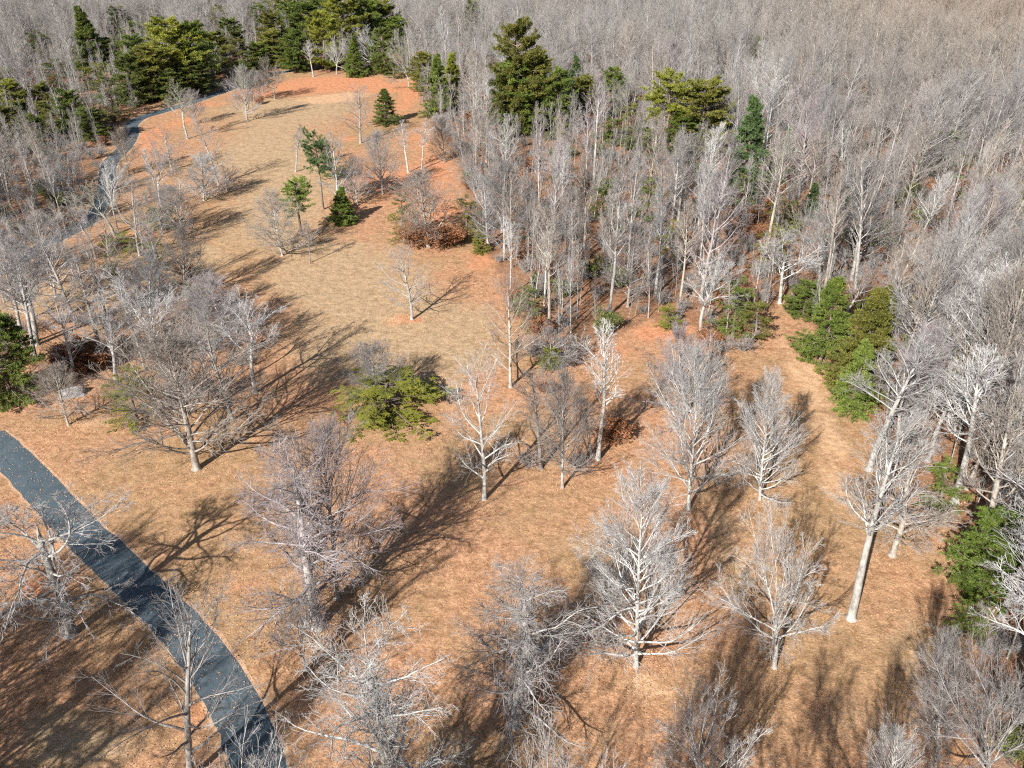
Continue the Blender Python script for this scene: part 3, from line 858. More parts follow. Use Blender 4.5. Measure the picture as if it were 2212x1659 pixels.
for bx, by, tx, ty, wpx, kind, seed, tint, lv, label, short in HERO:
    x, y = G(bx, by)
    h, xt = height_at(y, tx, ty)
    h = max(4.5, min(h, 26))
    # trees far off share the shapes grown for the near ones
    if (by < 760 or seed > 100) and not lv:
        opts = [s for s in SHARED if s[0] == kind] or [(kind, seed)]
        seed = opts[seed % len(opts)][1]
    wm = wpx / F * (y * cT + (CAM_H - h * .6) * sT)
    ws = wm / (crown_width(kind, seed, lv) * h / HT)
    ws = max(.6, min(1.9, ws * 1.12))
    lean = max(-.16, min(.16, math.atan2(xt - x, h)))
    place_bare(x, y, h, ws, lean, kind, seed, rs.random() * 6.28, tint, label, leaves=lv)
    n_hero += 1
    if short: LAND.append((x, y, short))
# trees nearer than the lower edge, seen only by the long shadows they throw into view:
# (column where the stem's shadow crosses the lower edge, distance ahead, height, ...)
for cx, yb, h, kind, seed, wsc, label in [
    (510, 17, 20, 'leader', 4, .62, 'tree beyond the lower edge shading the end of the driveway'),
    (955, 21, 20, 'fork', 9, .9, 'tree beyond the lower edge whose forked shadow lies beside the shaggy grey tree'),
    (1075, 21, 20, 'sparse', 18, .7, 'tree beyond the lower edge whose shadow lies close right of a forked one'),
    (1285, 25, 13, 'sparse', 26, .6, 'tree beyond the lower edge casting a thin shadow below the whitest tree'),
    (1500, 20, 21, 'leader', 29, .6, 'tree beyond the lower edge shading the ground under the pale spreading treetop'),
    (1760, 17, 20, 'fork', 36, .8, 'tree beyond the lower edge casting a blurred shadow on the lower right turf'),
    (1990, 20, 19, 'fork', 9, .8, 'tree beyond the lower edge casting the forked shadow by the lower right corner'),
    (150, 22, 18, 'shaggy', 7, 1.1, 'twiggy tree beyond the lower left corner shading the turf there'),
    (-20, 26, 16, 'leader', 4, 1.1, 'slimmer tree beyond the lower left corner shading the turf'),
    (-250, 30, 17, 'cone', 8, 1.1, 'bushy tree beyond the left edge shading the lower left slope'),
    (-420, 36, 16, 'leader', 29, 1.1, 'tree beyond the left edge beside the lower driveway')]:
    yl = G(0, 1659)[1]
    x = G(cx, 1659)[0] - (yl - yb) * math.tan(SUN_AZ)
    place_bare(x, yb, h, wsc, 0, kind, seed, rs.random() * 6.28, GREY, label)
    n_hero += 1

# ------------------------------------------------------------------ evergreens
DK = (.85, .92, .82); OL = (1.2, 1.05, .8); YG = (1.5, 1.4, .8); BG = (.78, 1.08, 1.5); GR = (1.02, 1.18, .88)
PINES = [
 (835, 268, 192, 56, 'conic', DK, 'dense round pine standing alone in the upper clearing', 'round pine in the upper clearing'),
 (740, 486, 404, 58, 'spruce', GR, 'small bright green spruce beside its dark shadow', 'small green spruce'),
 (697, 452, 292, 62, 'tuftpine', BG, 'tall blue-green pine with a bare lower trunk', 'tall blue-green pine'),
 (650, 512, 395, 70, 'tuftpine', GR, 'flat-topped pine on a thin trunk behind the dome-shaped bare tree', 'flat-topped pine'),
 (722, 395, 340, 60, 'loose', DK, 'dark ragged pine half hidden behind the tall blue-green pine', None),
 (838, 918, 822, 205, 'loose', (1.45, 1.3, .8), 'low spreading yellow-green pine in the middle of the clearing', 'low spreading pine'),
 (872, 530, 418, 55, 'loose', OL, 'thin drooping evergreen on the near side of the rusty-skirted tree', None),
 (1010, 525, 425, 58, 'loose', OL, 'drooping olive evergreen at the wood edge beside red soil', 'drooping olive evergreen'),
 (1038, 548, 492, 36, 'conic', OL, 'little pointed evergreen at the red soil wood edge', None),
 (30, 882, 690, 125, 'round', GR, 'big dark green pine by the driveway at the left edge', 'dark roadside pine'),
 (298, 930, 800, 105, 'loose', YG, 'ragged yellow-green evergreen behind the broad old oak', 'ragged yellow-green evergreen'),
 (350, 508, 448, 60, 'loose', GR, 'small ragged evergreen at the foot of a slim forked tree', None),
 (262, 560, 505, 75, 'loose', YG, 'thin yellowish evergreen in the left grove', None),
 (345, 590, 520, 55, 'loose', OL, 'olive evergreen in the shade of the left grove', None),
 (422, 672, 612, 34, 'conic', YG, 'small yellow-green evergreen by the dark-stemmed meadow tree', None),
 (1138, 715, 618, 66, 'loose', MOSS[1], 'grey-green cedar at the corner of the wood', 'grey-green corner cedar'),
 (1155, 640, 588, 26, 'conic', GR, 'tiny green evergreen top among thin grey poles', None),
 (1188, 800, 765, 44, 'round', YG, 'low yellow-green bush pine below the corner thicket', None),
 (1440, 718, 662, 54, 'loose', YG, 'small bright yellow-green pine at the wood edge', 'small bright yellow-green pine'),
 (1585, 735, 605, 85, 'loose', GR, 'tall layered evergreen beside the pale forked tree', 'layered evergreen'),
 (1628, 748, 655, 62, 'loose', OL, 'lower half-bare evergreen at the tip of the wood', None),
 (1735, 690, 610, 70, 'round', GR, 'small green pine at the head of the track', None),
 (1775, 785, 600, 115, 'conic', GR, 'first big pine of the row along the track, farthest up', 'first pine of the row'),
 (1845, 850, 622, 130, 'conic', OL, 'largest pine of the row along the track', 'largest pine of the row'),
 (1838, 895, 735, 88, 'conic', GR, 'last pine of the row, its foot on the track edge', 'last pine of the row'),
 (1895, 775, 618, 64, 'conic', OL, 'pine tucked behind the largest pine of the row', None),
 (2118, 1300, 1118, 130, 'round', (1.0, 1.25, .85), 'bright green pine at the right wood edge, its boughs in the sun', 'bright green edge pine'),
 (2088, 1392, 1300, 80, 'loose', GR, 'small dark-shaded pine below the bright green edge pine', None),
 (1515, 345, 205, 98, 'round', OL, 'large olive pine standing out of the wood', 'large olive pine'),
 (1440, 330, 196, 82, 'tuftpine', YG, 'flat yellowish pine top left of the large olive pine', None),
 (1475, 345, 262, 60, 'round', GR, 'smaller pine leaning on the large olive pine', None),
 (1600, 440, 250, 82, 'conic', BG, 'tall blue-green pine in the wood beside the olive one', 'blue-green wood pine'),
 (1600, 470, 390, 50, 'loose', DK, 'dark evergreen under the blue-green wood pine', None),
 (1686, 398, 296, 36, 'conic', BG, 'narrow blue-green fir alone in the grey wood', 'narrow fir'),
 (2022, 400, 300, 80, 'loose', GR, 'dark green pine far right in the grey wood', 'far right dark pine'),
 (1688, 510, 440, 55, 'loose', YG, 'yellow-green evergreen above the bent-trunk tree', 'yellow-green evergreen above the bent trunk'),
 (1660, 600, 510, 60, 'loose', OL, 'olive evergreen behind the bent-trunk tree', None),
 (1752, 470, 408, 34, 'conic', BG, 'small bluish fir in the wood', None),
 (1395, 510, 408, 62, 'loose', DK, 'dark rounded evergreen deep in the middle wood', 'dark middle evergreen'),
 (2195, 590, 520, 44, 'round', DK, 'dark evergreen at the right edge', None),
 (2188, 520, 425, 50, 'tuftpine', GR, 'green pine top at the right edge of the wood', None),
 (2090, 790, 720, 40, 'loose', YG, 'yellowish evergreen bush in the right wood', 'yellowish bush in the right wood'),
 (1945, 690, 610, 60, 'loose', OL, 'olive evergreen in the wood above the pine row', None),
 (2050, 900, 800, 70, 'loose', OL, 'thin olive evergreen in the right wood', None),
 (2020, 1120, 1000, 90, 'loose', GR, 'shaded evergreen behind crooked pale limbs', 'shaded evergreen'),
 (1120, 290, 92, 82, 'round', OL, 'round olive pine top deep in the middle wood', None),
 (1085, 250, 160, 45, 'round', GR, 'small pine beside the round olive top', None),
 (1073, 130, 70, 26, 'conic', DK, 'small dark pine far back in the middle wood', None),
 (1118, 300, 160, 80, 'round', GR, 'broad green pine in the middle wood, left of the pair', None),
 (1160, 285, 145, 78, 'round', OL, 'broad olive pine of the middle wood group', 'middle wood pine group'),
 (1200, 290, 175, 60, 'round', GR, 'deep green pine right in the middle wood group', None),
 (1240, 225, 138, 34, 'conic', BG, 'bluish fir behind the middle wood group', None),
 (1262, 265, 185, 62, 'round', OL, 'olive pine at the end of the middle wood group', None),
 (1322, 250, 165, 42, 'round', GR, 'round green pine apart in the middle wood', 'round pine apart'),
 (1330, 320, 265, 50, 'loose', GR, 'low evergreen below the round pine apart', None),
 (1395, 345, 285, 50, 'loose', GR, 'green evergreen under the grey crowns left of the olive pine', None),
 (1360, 290, 235, 40, 'loose', OL, 'ragged olive evergreen in the middle wood', None),
 (916, 195, 128, 48, 'round', OL, 'olive pine at the upper wood corner by red clay', None),
 (950, 255, 140, 46, 'conic', GR, 'narrow green pine at the upper wood edge', 'narrow green edge pine'),
 (978, 235, 135, 48, 'conic', YG, 'bright narrow pine at the upper wood edge', None),
 (928, 255, 180, 40, 'loose', DK, 'ragged dark evergreen under the upper edge pines', None),
 (1020, 75, 15, 30, 'round', GR, 'small green pine high in the middle wood', None),
 (640, 155, 65, 60, 'round', GR, 'green pine in the far group, behind pale stems', None),
 (600, 145, 80, 55, 'round', OL, 'olive pine in the far group above the driveway end', None),
 (560, 150, 92, 55, 'round', GR, 'rounded pine of the far group nearest the driveway end', None),
 (530, 190, 130, 36, 'conic', GR, 'small pine at the end of the upper driveway', None),
 (548, 180, 148, 30, 'loose', DK, 'ragged little pine beside the driveway end', None),
 (672, 110, 25, 65, 'round', GR, 'far pine behind the slender whitish tree', None),
 (705, 150, 48, 60, 'round', YG, 'tall sunlit pine in the middle of the far group', 'tall sunlit far pine'),
 (745, 120, 5, 65, 'round', YG, 'far sunlit pine near the upper edge', None),
 (768, 165, 80, 48, 'spruce', GR, 'narrow pine left of the shining white forked tree', None),
 (790, 110, 8, 60, 'round', GR, 'far green pine above the shining white forked tree', None),
 (830, 160, 62, 52, 'round', DK, 'dark pine right of the shining white forked tree', None),
 (832, 100, 20, 55, 'round', YG, 'yellowish pine top behind the dark one', None),
 (690, 60, -30, 60, 'round', GR, 'pine crossing the upper edge, left one', None),
 (800, 50, -40, 60, 'round', OL, 'pine crossing the upper edge, right one', None),
 (850, 170, 128, 36, 'loose', DK, 'low shaded pine at the far clay rim', None),
 (205, 155, 38, 62, 'spruce', DK, 'tall dark spruce rising over the left wood', 'tall dark spruce'),
 (240, 150, 95, 55, 'round', DK, 'squat dark pine beside the tall spruce', None),
 (262, 85, 28, 40, 'round', DK, 'dark pine top near the upper left', None),
 (352, 110, 50, 52, 'round', DK, 'dusky pine top in the left wood', None),
 (335, 215, 120, 80, 'round', OL, 'broad olive pine overhanging the upper driveway', 'olive roadside pine'),
 (290, 225, 140, 60, 'round', DK, 'dark pine inside the upper driveway bend', None),
 (385, 200, 70, 85, 'round', YG, 'sunlit pine above the upper driveway', 'sunlit roadside pine'),
 (430, 195, 75, 70, 'round', GR, 'green pine above the upper driveway, right of the sunlit one', None),
 (420, 205, 130, 62, 'round', DK, 'dark low pine shading the upper driveway', None),
 (375, 220, 155, 55, 'round', DK, 'shadowed pine against the upper driveway', None),
 (250, 255, 175, 60, 'loose', DK, 'dark evergreen left of the driveway bend', None),
 (162, 290, 212, 52, 'round', GR, 'green pine west of the driveway bend', 'green pine west of the bend'),
 (205, 310, 245, 62, 'round', DK, 'dark rounded pine hugging the driveway bend', None),
 (45, 270, 192, 55, 'round', YG, 'yellow-green pine in the left wood', 'yellow-green pine in the left wood'),
 (20, 315, 245, 60, 'round', OL, 'olive pine at the left edge of the wood', None),
 (75, 325, 262, 50, 'round', DK, 'dusky pine near the left edge', None),
 (90, 130, 78, 50, 'loose', DK, 'faint dark evergreen among grey crowns, upper left', None),
 (590, 120, 45, 50, 'round', OL, 'olive pine top behind the far group', None),
 (630, 90, 20, 50, 'round', GR, 'green pine top behind the far group, nearer the upper edge', None),
 (860, 110, 50, 44, 'round', GR, 'green pine at the right end of the far group', None),
 (500, 120, 55, 50, 'round', DK, 'dark pine behind the driveway end', None),
 (300, 160, 90, 55, 'round', GR, 'green pine behind the roadside pines', None),
 (120, 300, 225, 55, 'loose', OL, 'olive evergreen left of the driveway bend pines', None),
 (470, 150, 85, 50, 'round', OL, 'olive pine behind the grey vase-shaped crowns by the driveway end', None),
 (455, 165, 105, 55, 'loose', GR, 'ragged green pine beside the driveway end crowns', None),
 (520, 160, 95, 52, 'loose', OL, 'ragged olive pine just above the driveway end', None),
 (220, 215, 150, 60, 'loose', OL, 'ragged olive evergreen inside the left wood', None),
 (20, 215, 160, 55, 'loose', GR, 'ragged green evergreen by the left edge', None),
 (110, 260, 195, 55, 'round', OL, 'olive pine between the bend and the left edge', None),
 (300, 105, 55, 45, 'loose', GR, 'ragged green pine high in the left wood', None),
 (570, 75, 15, 48, 'loose', GR, 'ragged pine top near the upper edge', None),
 (620, 60, -10, 48, 'round', OL, 'olive pine crossing the upper edge', None),
 (480, 75, 20, 40, 'loose', OL, 'thin olive pine high above the driveway end', None),
 (1450, 560, 490, 50, 'loose', OL, 'small olive evergreen among slim poles of the middle wood', None),
 (1900, 560, 490, 46, 'loose', YG, 'small yellowish evergreen in the right wood', None),
 (2130, 640, 570, 50, 'loose', OL, 'olive evergreen low in the right wood', None),
 (1830, 470, 405, 40, 'conic', BG, 'small bluish fir right of the narrow one', None),
 (1630, 130, 85, 26, 'conic', GR, 'tiny dark green pine far up the wood', None),
 (1300, 480, 410, 46, 'loose', GR, 'green evergreen among the poles near the wood edge', None),
 (2160, 1010, 900, 60, 'loose', YG, 'yellowish evergreen by the right edge', None),
 (130, 200, 140, 50, 'loose', DK, 'dark evergreen behind a blue-grey crown, upper left', None),
]
EVK = {'conic': [101, 102], 'spruce': [111], 'pine': [121], 'round': [131, 132, 133], 'loose': [141, 142], 'tuftpine': [151, 152]}
pr = random.Random(3)
for i, (bx, by, ty, wpx, kind, tint, label, short) in enumerate(PINES):
    if kind != 'tuftpine' and not (WOOD and by < 300): by = by - (.17 if kind == 'loose' else .06 if kind in ('conic', 'spruce') else .12) * wpx
    x, y = G(bx, by)
    h, _ = height_at(y, bx, ty)
    h = max(2.5, min(h, 24))
    if inside(WOOD, x, y) and by < 620: h *= 1.2; wpx *= 1.2
    wm = wpx / F * (y * cT + (CAM_H - h * .5) * sT) * 1.08
    sd = EVK[kind][i % len(EVK[kind])]
    # crowns lean away from the lens only as perspective shows them; the trees stand upright
    place_ever(x, y, h, wm, kind, sd, pr.random() * 6.28, tint, label)
    if short: LAND.append((x, y, short))

# ------------------------------------------------------------------ the wood
WK = [('pole', 21), ('pole', 61), ('poplar', 10), ('poplar', 11), ('vase', 9), ('leader', 29), ('vase', 36), ('sparse', 26), ('pole', 22)]
rng = np.random.default_rng(11)
def scatter(step, jit, seed, ymax=585):
    r = np.random.default_rng(seed)
    X, Y = np.meshgrid(np.arange(-420, 420, step), np.arange(25, ymax, step))
    X = X.ravel() + r.uniform(-jit, jit, X.size) * step
    Y = Y.ravel() + r.uniform(-jit, jit, Y.size) * step
    px, py = to_px(X, Y)
    ok = inside(WOOD, X, Y) & (px > -260) & (px < 2480) & (py < 1850)
    return X[ok], Y[ok]
X, Y = scatter(5.5, .48, 21)
X2, Y2 = scatter(4.6, .45, 91)
p2x, p2y = to_px(X2, Y2)
k2 = (p2x > 1880) & (p2y > 690) & (np.random.default_rng(92).random(len(X2)) < .75)
X, Y = np.r_[X, X2[k2]], np.r_[Y, Y2[k2]]
# keep clear of the pines and the roadside trees already placed
LP = np.array([o.location[:2] for o in bpy.data.objects if o.parent is None and o.type == 'EMPTY' and o.get('category')])
dmin = np.min(np.hypot(X[:, None] - LP[None, :, 0], Y[:, None] - LP[None, :, 1]), 1)
rd = np.min(np.hypot(X[:, None] - Cu[None, :, 0], Y[:, None] - Cu[None, :, 1]), 1)
ok = (dmin > 2.6) & (rd > 3.6)
ppx, ppy = to_px(X, Y)
for q in PINES:
    ok &= ~((np.abs(ppx - q[0]) < q[3] * .62) & (ppy > q[1] - 15) & (ppy < q[1] + max(105 if q[1] < 360 else 75, (q[1] - q[2]) * 1.0)) & (q[1] - q[2] > 42))
X, Y = X[ok], Y[ok]
px, py = to_px(X, Y)
dist = np.hypot(np.hypot(X, Y), CAM_H)
tall = np.where(rng.random(len(X)) < .22, rng.uniform(15, 19, len(X)), rng.uniform(9, 15, len(X)))
edge = (px > 1880) & (py > 640)
tall = np.where(edge, rng.uniform(11, 18, len(X)), tall)
vis = (px > -60) & (px < 2270) & (py < 1760)
score = np.where(vis, tall / dist, -1)
order = np.argsort(-score)
n_single = 300 - n_hero
single = order[:n_single]
rest = order[n_single:]
GROVE = gpoly([(-40, 590), (120, 520), (230, 400), (300, 390), (420, 470), (440, 560), (430, 640), (520, 650), (560, 740), (540, 860), (480, 900), (380, 900), (250, 800), (130, 740), (-40, 700)])
gr = np.random.default_rng(77)
gxs, gys = [], []
while len(gxs) < 22:
    a, b_ = gr.uniform(-90, -15), gr.uniform(80, 175)
    if inside(GROVE, a, b_) and min([math.hypot(a - p, b_ - q) for p, q in zip(gxs, gys)] + [9]) > 3.2 and np.min(np.hypot(LP[:, 0] - a, LP[:, 1] - b_)) > 2.4:
        gxs.append(a); gys.append(b_)
k0 = len(X)
X = np.r_[X, gxs]; Y = np.r_[Y, gys]; px, py = to_px(X, Y)
tall = np.r_[tall, gr.uniform(7, 12.5, len(gxs))]
single = np.r_[np.arange(k0, len(X)), single[:n_single - len(gxs)]]
rest = np.setdiff1d(np.arange(k0), single)
LAND_A = np.array([(a, b) for a, b, _ in LAND])
DIRS = ['behind', 'in front of', 'left of', 'right of']
KW = {'vase': 'vase-topped', 'pole': 'slim straight', 'fork': 'fork-topped', 'leader': 'fine-branched', 'poplar': 'tall pole-stemmed', 'cone': 'bushy', 'sparse': 'thin-limbed'}
TINTS = [(GREY, 'grey'), (PALE, 'whitish'), (WARM, 'tan-grey'), (BLUE, 'blue-grey'), (MAUV, 'mauve-grey')]
ORD = ['nearest', 'second', 'third', 'fourth', 'fifth', 'sixth', 'seventh', 'eighth', 'ninth', 'tenth', 'eleventh', 'twelfth', 'thirteenth', 'fourteenth', 'fifteenth', 'sixteenth']
recs = []
for i in single:
    k = WK[rng.integers(len(WK))]
    if 1060 < px[i] < 1560 and py[i] < 760 and rng.random() < .6:
        k = WK[rng.integers(3)]
    if px[i] > 1860 and py[i] > 640:
        k = WK[[0, 2, 3, 1, 8, 5][rng.integers(6)]]
    if i >= k0:
        k = WK[[0, 1, 4, 7, 8, 6][rng.integers(6)]]
    ti = int(rng.choice(5, p=[.34, .15, .22, .15, .14]))
    d = np.hypot(LAND_A[:, 0] - X[i], LAND_A[:, 1] - Y[i])
    j = int(np.argmin(d))
    lx, ly = to_px(LAND_A[j, 0], LAND_A[j, 1])
    ddx, ddy = px[i] - lx, py[i] - ly
    dr = (2 if ddx < 0 else 3) if abs(ddx) > abs(ddy) else (0 if ddy < 0 else 1)
    recs.append([i, k, ti, j, dr, d[j]])
recs.sort(key=lambda r: r[5])
cnt = {}
for i, k, ti, j, dr, dd in recs:
    key = (k[0], ti, j, dr)
    c = cnt.get(key, 0); cnt[key] = c + 1
    inw = i < k0
    label = f"{KW[k[0]]} {TINTS[ti][1]} tree in the {'wood' if inw else 'grove'}, {ORD[min(c, 15)]} {DIRS[dr]} the {LAND[j][2]}"
    label = ' '.join(label.split()[:16]) if len(label.split()) <= 16 else label.replace(' in the wood,', ',').replace(' in the grove,', ',')
    place_bare(X[i], Y[i], tall[i], rng.uniform(.75, 1.15) * (.8 if k[0] in ('cone', 'sparse') else 1), rng.normal(.05 if px[i] > 1860 else 0, .06), k[0], k[1], rng.uniform(0, 6.28), TINTS[ti][0], label,
               name='woodland_tree' if inw else 'bare_tree', cat='woodland tree' if inw else 'bare tree', group='bare trees of the wood' if inw else 'bare trees of the open groves')

# the rest of the wood and its undergrowth: past counting
def source(kind, seed, tint, nm):
    me = bare_meshes(kind, seed, one=True)
    o = bpy.data.objects.new(nm, me)
    o.color = (*tint, 1)
    return o
def shrub_source(seed, tint, green=False, dead=False):
    r = np.random.default_rng(seed)
    b = Buf()
    n = 16
    P = np.zeros((n, 5, 3)); a = r.random(n) * 6.28; l = r.uniform(1.2, 2.6, n); sp = r.uniform(.1, .75, n)
    for k in range(5):
        q = k / 4
        P[:, k, 0] = np.cos(a) * l * sp * q; P[:, k, 1] = np.sin(a) * l * sp * q; P[:, k, 2] = l * q * (1 - .2 * q) - .05
    P[:, 1:] += r.normal(0, .07, P[:, 1:].shape)
    R = np.linspace(.028, .012, 5)[None].repeat(n, 0)
    b.add(*tubes(P, R, 3))
    P2, R2, L2 = grow(r, P, R, l, 8, .2, .98, 42, 12, lambda t: .42 * (1.3 - t), 3, .15, .08, .7, .010)
    b.add(*tubes(P2, R2, 3))
    P3, R3, L3 = grow(r, P2, R2, L2, 5, .2, 1, 38, 12, lambda t: .55, 2, .15, .05, .8, .009)
    b.add(*tubes(P3, R3, 3))
    mats = [M_TWIG]
    if green or dead:
        V, Fq = leaf_cards(r, P3[:, -1], .10, 6, .14)
        b.add(V, Fq, 1); mats.append(M_NEEDLE if green else M_DEAD)
    o = bpy.data.objects.new('shrub', b.mesh('shrub', mats))
    o.color = (*tint, 1)
    return o
def instancer(name, label, cat, X, Y, S, sources, seed):
    coll = bpy.data.collections.new(name + '_sources')
    for o in sources:
        coll.objects.link(o)
    me = bpy.data.meshes.new(name)
    me.vertices.add(len(X))
    me.vertices.foreach_set('co', np.stack([X, Y, np.zeros(len(X))], 1).astype(np.float32).ravel())
    a = me.attributes.new('size', 'FLOAT', 'POINT'); a.data.foreach_set('value', np.asarray(S, np.float32))
    me.update()
    o = link(name, me); tag(o, label, cat, kind='stuff')
    ng = bpy.data.node_groups.new(name, 'GeometryNodeTree')
    ng.interface.new_socket('Geometry', in_out='INPUT', socket_type='NodeSocketGeometry')
    ng.interface.new_socket('Geometry', in_out='OUTPUT', socket_type='NodeSocketGeometry')
    gi = ng.nodes.new('NodeGroupInput'); go = ng.nodes.new('NodeGroupOutput')
    ci = ng.nodes.new('GeometryNodeCollectionInfo'); ci.inputs['Collection'].default_value = coll
    ci.inputs['Separate Children'].default_value = True; ci.inputs['Reset Children'].default_value = True
    ip = ng.nodes.new('GeometryNodeInstanceOnPoints'); ip.inputs['Pick Instance'].default_value = True
    rv = ng.nodes.new('FunctionNodeRandomValue'); rv.data_type = 'FLOAT_VECTOR'
    rv.inputs[0].default_value = (-.06, -.06, 0); rv.inputs[1].default_value = (.06, .06, 6.28); rv.inputs['Seed'].default_value = seed
    ri = ng.nodes.new('FunctionNodeRandomValue'); ri.data_type = 'INT'
    ri.inputs[4].default_value = 0; ri.inputs[5].default_value = len(sources) - 1; ri.inputs['Seed'].default_value = seed + 1
    na = ng.nodes.new('GeometryNodeInputNamedAttribute'); na.data_type = 'FLOAT'; na.inputs['Name'].default_value = 'size'
    L = ng.links.new
    L(gi.outputs[0], ip.inputs['Points']); L(ci.outputs[0], ip.inputs['Instance'])
    L(rv.outputs['Value'], ip.inputs['Rotation'])
    L([s for s in ri.outputs if s.enabled][0] if any(s.enabled for s in ri.outputs) else ri.outputs[2], ip.inputs['Instance Index'])
    L(na.outputs[0], ip.inputs['Scale']); L(ip.outputs[0], go.inputs[0])
    md = o.modifiers.new('scatter', 'NODES'); md.node_group = ng
    return o
src = [source('wood_pole', 201, (1.0, .98, .98), 'wood_tree'), source('wood_pole', 202, (1.25, 1.24, 1.24), 'wood_tree'), source('wood_fan', 203, (1.0, .98, 1.0), 'wood_tree'),
       source('wood_fan', 204, (1.15, 1.1, 1.03), 'wood_tree'), source('wood_fan', 205, (.88, .84, .82), 'wood_tree'), source('wood_fan', 206, (.9, .94, 1.0), 'wood_tree'),
       source('wood_fan', 207, (1.4, 1.4, 1.4), 'wood_tree'), source('wood_pole', 208, (.85, .82, .8), 'wood_tree')]
instancer('distant_wood', 'dense leafless grey wood reaching far back from the clearing', 'wood', X[rest], Y[rest], tall[rest] / HT, src, 31)
XS, YS = scatter(4.3, .5, 41)
rd = np.min(np.hypot(XS[:, None] - Cu[None, :, 0], YS[:, None] - Cu[None, :, 1]), 1)
XS, YS = XS[rd > 3.0], YS[rd > 3.0]
ssrc = [source('sapling', 301, (1.05, 1.0, .98), 'sapling'), source('sapling', 302, (1.3, 1.22, 1.15), 'sapling'), source('sapling', 303, (.95, .84, .78), 'sapling')]
instancer('saplings', 'thin grey saplings crowding the wood floor', 'saplings', XS, YS, np.random.default_rng(5).uniform(.3, .72, len(XS)), ssrc, 51)
XU, YU = scatter(4.2, .5, 61)
gs = [shrub_source(401, (1, .95, .95)), shrub_source(402, (1.1, 1, .9)), shrub_source(403, (.9, .86, .84)), shrub_source(406, (1, .95, .93)), shrub_source(407, (1.05, 1, .98)), shrub_source(408, (.9, .8, .75), dead=True), shrub_source(404, (1, .9, .9)), shrub_source(405, (1.2, 1.1, .8), green=True)]
instancer('undergrowth', 'low tangled brush under the bare trees', 'undergrowth', XU, YU, np.random.default_rng(6).uniform(.5, 1.3, len(XU)), gs, 71)

# brush and rusty saplings that stand in the open groves, each by itself
BR_ = {}
def shrub(bx, by, hpx, tint, label, mode=''):
    key = (mode, int(bx) % 2)
    if key not in BR_:
        BR_[key] = shrub_source(500 + len(BR_), (1, 1, 1), mode == 'green', mode == 'rusty').data
    x, y = G(bx, by); h, _ = height_at(y, bx, by - hpx)
    o = link('shrub', BR_[key], None, tint)
    o.location = (x, y, 0); s = h / 2.3; o.scale = (s * 1.2, s * 1.2, s); o.rotation_euler = (0, 0, (bx * 7) % 6)
    tag(o, label, 'shrub')
SH = [(150, 790, 48, 'rusty', 'rusty brown shrub, leftmost of those behind the grey rock'), (185, 782, 50, 'rusty', 'rusty brown shrub, middle one of those behind the grey rock'), (215, 790, 44, 'rusty', 'rusty brown shrub, rightmost of those behind the grey rock'),
      (165, 815, 30, 'rusty', 'small rusty shrub close behind the grey rock'), (905, 530, 48, 'rusty', 'rusty shrub at the foot of the rusty-skirted tree, near side'), (945, 535, 44, 'rusty', 'rusty shrub at the foot of the rusty-skirted tree, middle'), (978, 528, 44, 'rusty', 'rusty shrub between the rusty-skirted tree and the olive evergreen'),
      (130, 700, 36, '', 'grey brush on the strip below the upper driveway, first'), (180, 705, 34, '', 'grey brush on the strip below the upper driveway, second'), (235, 715, 38, '', 'grey brush in the grove beside the straight grey tree'), (280, 745, 42, '', 'grey brush behind the blue-grey forked tree'),
      (320, 770, 44, '', 'tangled brush in the grove left of the twisted fork tree'), (375, 745, 40, '', 'tangled brush in the middle of the grove'), (430, 760, 40, '', 'tangled brush below the purplish bushy tree'), (520, 790, 36, '', 'brush at the foot of the vase-shaped tree'),
      (470, 850, 36, '', 'brush between the slanting tree and the vase-shaped one'), (360, 860, 40, '', 'brush behind the broad old oak'), (480, 670, 36, 'rusty', 'rusty-leaved brush near the meadow above the vase-shaped tree'), (310, 660, 36, '', 'brush under the wide twiggy grove tree'),
      (250, 600, 30, 'green', 'greenish brush in the upper grove'), (350, 640, 36, '', 'brush beside the olive grove evergreen'), (60, 720, 40, '', 'brush at the foot of the three straight trees'), (405, 600, 30, 'rusty', 'rusty brush behind the dark-stemmed meadow tree'),
      (1215, 795, 50, '', 'arching brush clump at the corner of the wood'), (1235, 780, 60, '', 'taller brush clump at the corner of the wood'), (1150, 770, 44, '', 'brush clump behind the black-barked stem'), (1180, 850, 26, 'rusty', 'low rusty brush on red soil below the corner thicket'),
      (1560, 760, 34, '', 'brush at the foot of the layered evergreen'), (1605, 760, 40, '', 'upright brush at the tip of the wood'), (1530, 745, 34, 'rusty', 'rusty brush beside the white forked tree'), (740, 455, 26, 'rusty', 'rusty brush behind the small green spruce'),
      (560, 225, 16, 'rusty', 'rusty brush at the far clay rim'), (110, 560, 30, '', 'brush along the upper driveway'), (1140, 1010, 40, '', 'dark brush behind the white-stemmed central tree'), (1325, 950, 44, 'rusty', 'brown brush in the shadow of the slim white curved tree'), (1245, 1010, 40, '', 'brush right of the upright grey tree')]
for bx, by, hp, mode, label in SH:
    shrub(bx, by, hp, (1, 1, 1) if mode else (1.0, .95, .93), label, mode)

# a pine outside the lower left corner, known by the solid shade it lays on the turf
place_ever(-40, 25, 14, 7.5, 'loose', 141, 1.0, GR, 'ragged pine beyond the lower left corner shading the turf')

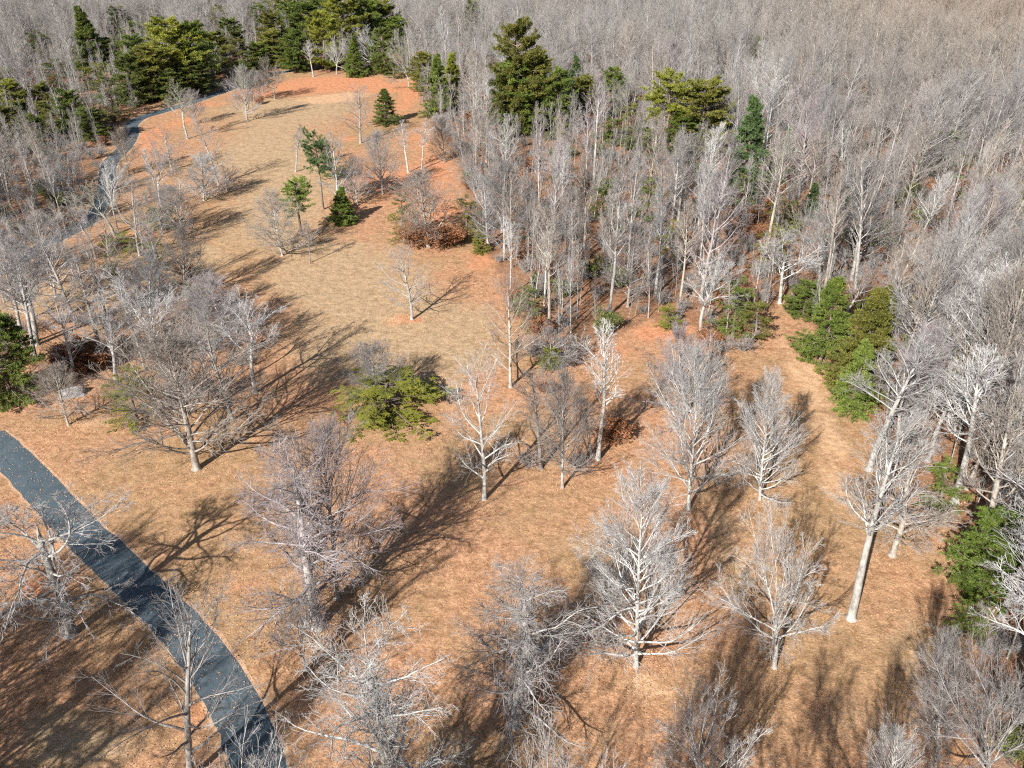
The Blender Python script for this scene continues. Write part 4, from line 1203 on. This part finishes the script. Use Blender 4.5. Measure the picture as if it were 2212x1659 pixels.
# loose leaves: drifts about the stems, a thin scatter elsewhere and along the driveway edges
lr = np.random.default_rng(88)
TR = np.array([o.location[:2] for o in bpy.data.objects if o.type == 'EMPTY' and o.get('category') == 'bare tree' and o.location[1] < 130])
a_ = lr.integers(len(TR), size=26000)
r_ = lr.exponential(1.7, 26000) + .15; th = lr.uniform(0, 6.283, 26000)
L1 = TR[a_] + np.stack([np.cos(th) * r_, np.sin(th) * r_], 1)
L2 = np.stack([lr.uniform(-75, 65, 120000), 25 + lr.random(120000) ** 1.3 * 95], 1)
gn = np.sin(L2[:, 0] * .21 + 1.3 * np.sin(L2[:, 1] * .13)) * np.sin(L2[:, 1] * .17 + 1.1 * np.sin(L2[:, 0] * .11)) + lr.normal(0, .5, len(L2))
L2 = L2[gn > -.1]
e_ = lr.integers(len(Cn) - 1, size=9000); q_ = lr.random((9000, 1))
cpt = Cn[e_] * (1 - q_) + Cn[e_ + 1] * q_; tn = norm(Cn[e_ + 1] - Cn[e_])
off = (np.median(Wn) / 2 - lr.exponential(.35, 9000) + .25) * lr.choice([-1, 1], 9000)
L3 = cpt + np.stack([tn[:, 1], -tn[:, 0]], 1) * off[:, None]
LL = np.concatenate([L1, L2, L3[:900]])
LC = np.concatenate([LL, lr.uniform(.045, .085, (len(LL), 1))], 1)
V, Fq = leaf_cards(lr, LC, .052, 1, 0.0, flat=.35, aspect=.6)
me = mesh_from('fallen_leaves', V, Fq, [plain('dry_leaf', (.30, .15, .07), (.60, .40, .26), 1.7)])
fo = link('fallen_leaves', me); tag(fo, 'dry tan and rusty leaves strewn over the near ground', 'leaves', kind='stuff')

# the grey rock on the slope
rr_ = np.random.default_rng(9)
import bmesh
bm = bmesh.new(); bmesh.ops.create_icosphere(bm, subdivisions=4, radius=1)
for v in bm.verts:
    c = v.co.copy()
    f = 1 + .18 * math.sin(c.x * 3.1 + 1) * math.cos(c.y * 2.7) + .12 * math.sin(c.z * 5 + c.x * 4) + .05 * math.sin(c.y * 11 + c.z * 9) + rr_.normal(0, .012)
    v.co = (c.x * 1.7 * f, c.y * 1.0 * f, max(-.2, c.z * .85 * f))
rk = bpy.data.meshes.new('rock'); bm.to_mesh(rk); bm.free(); rk.materials.append(M_STONE)
ro = link('rock', rk); ro.location = (*G(158, 852), .05); ro.rotation_euler = (0, 0, .3)
tag(ro, 'grey rock on the slope beneath rusty shrubs', 'rock')
print('heroes', n_hero, 'wood rest', len(rest), 'saplings', len(XS), 'under', len(XU), 'land', len(LAND))
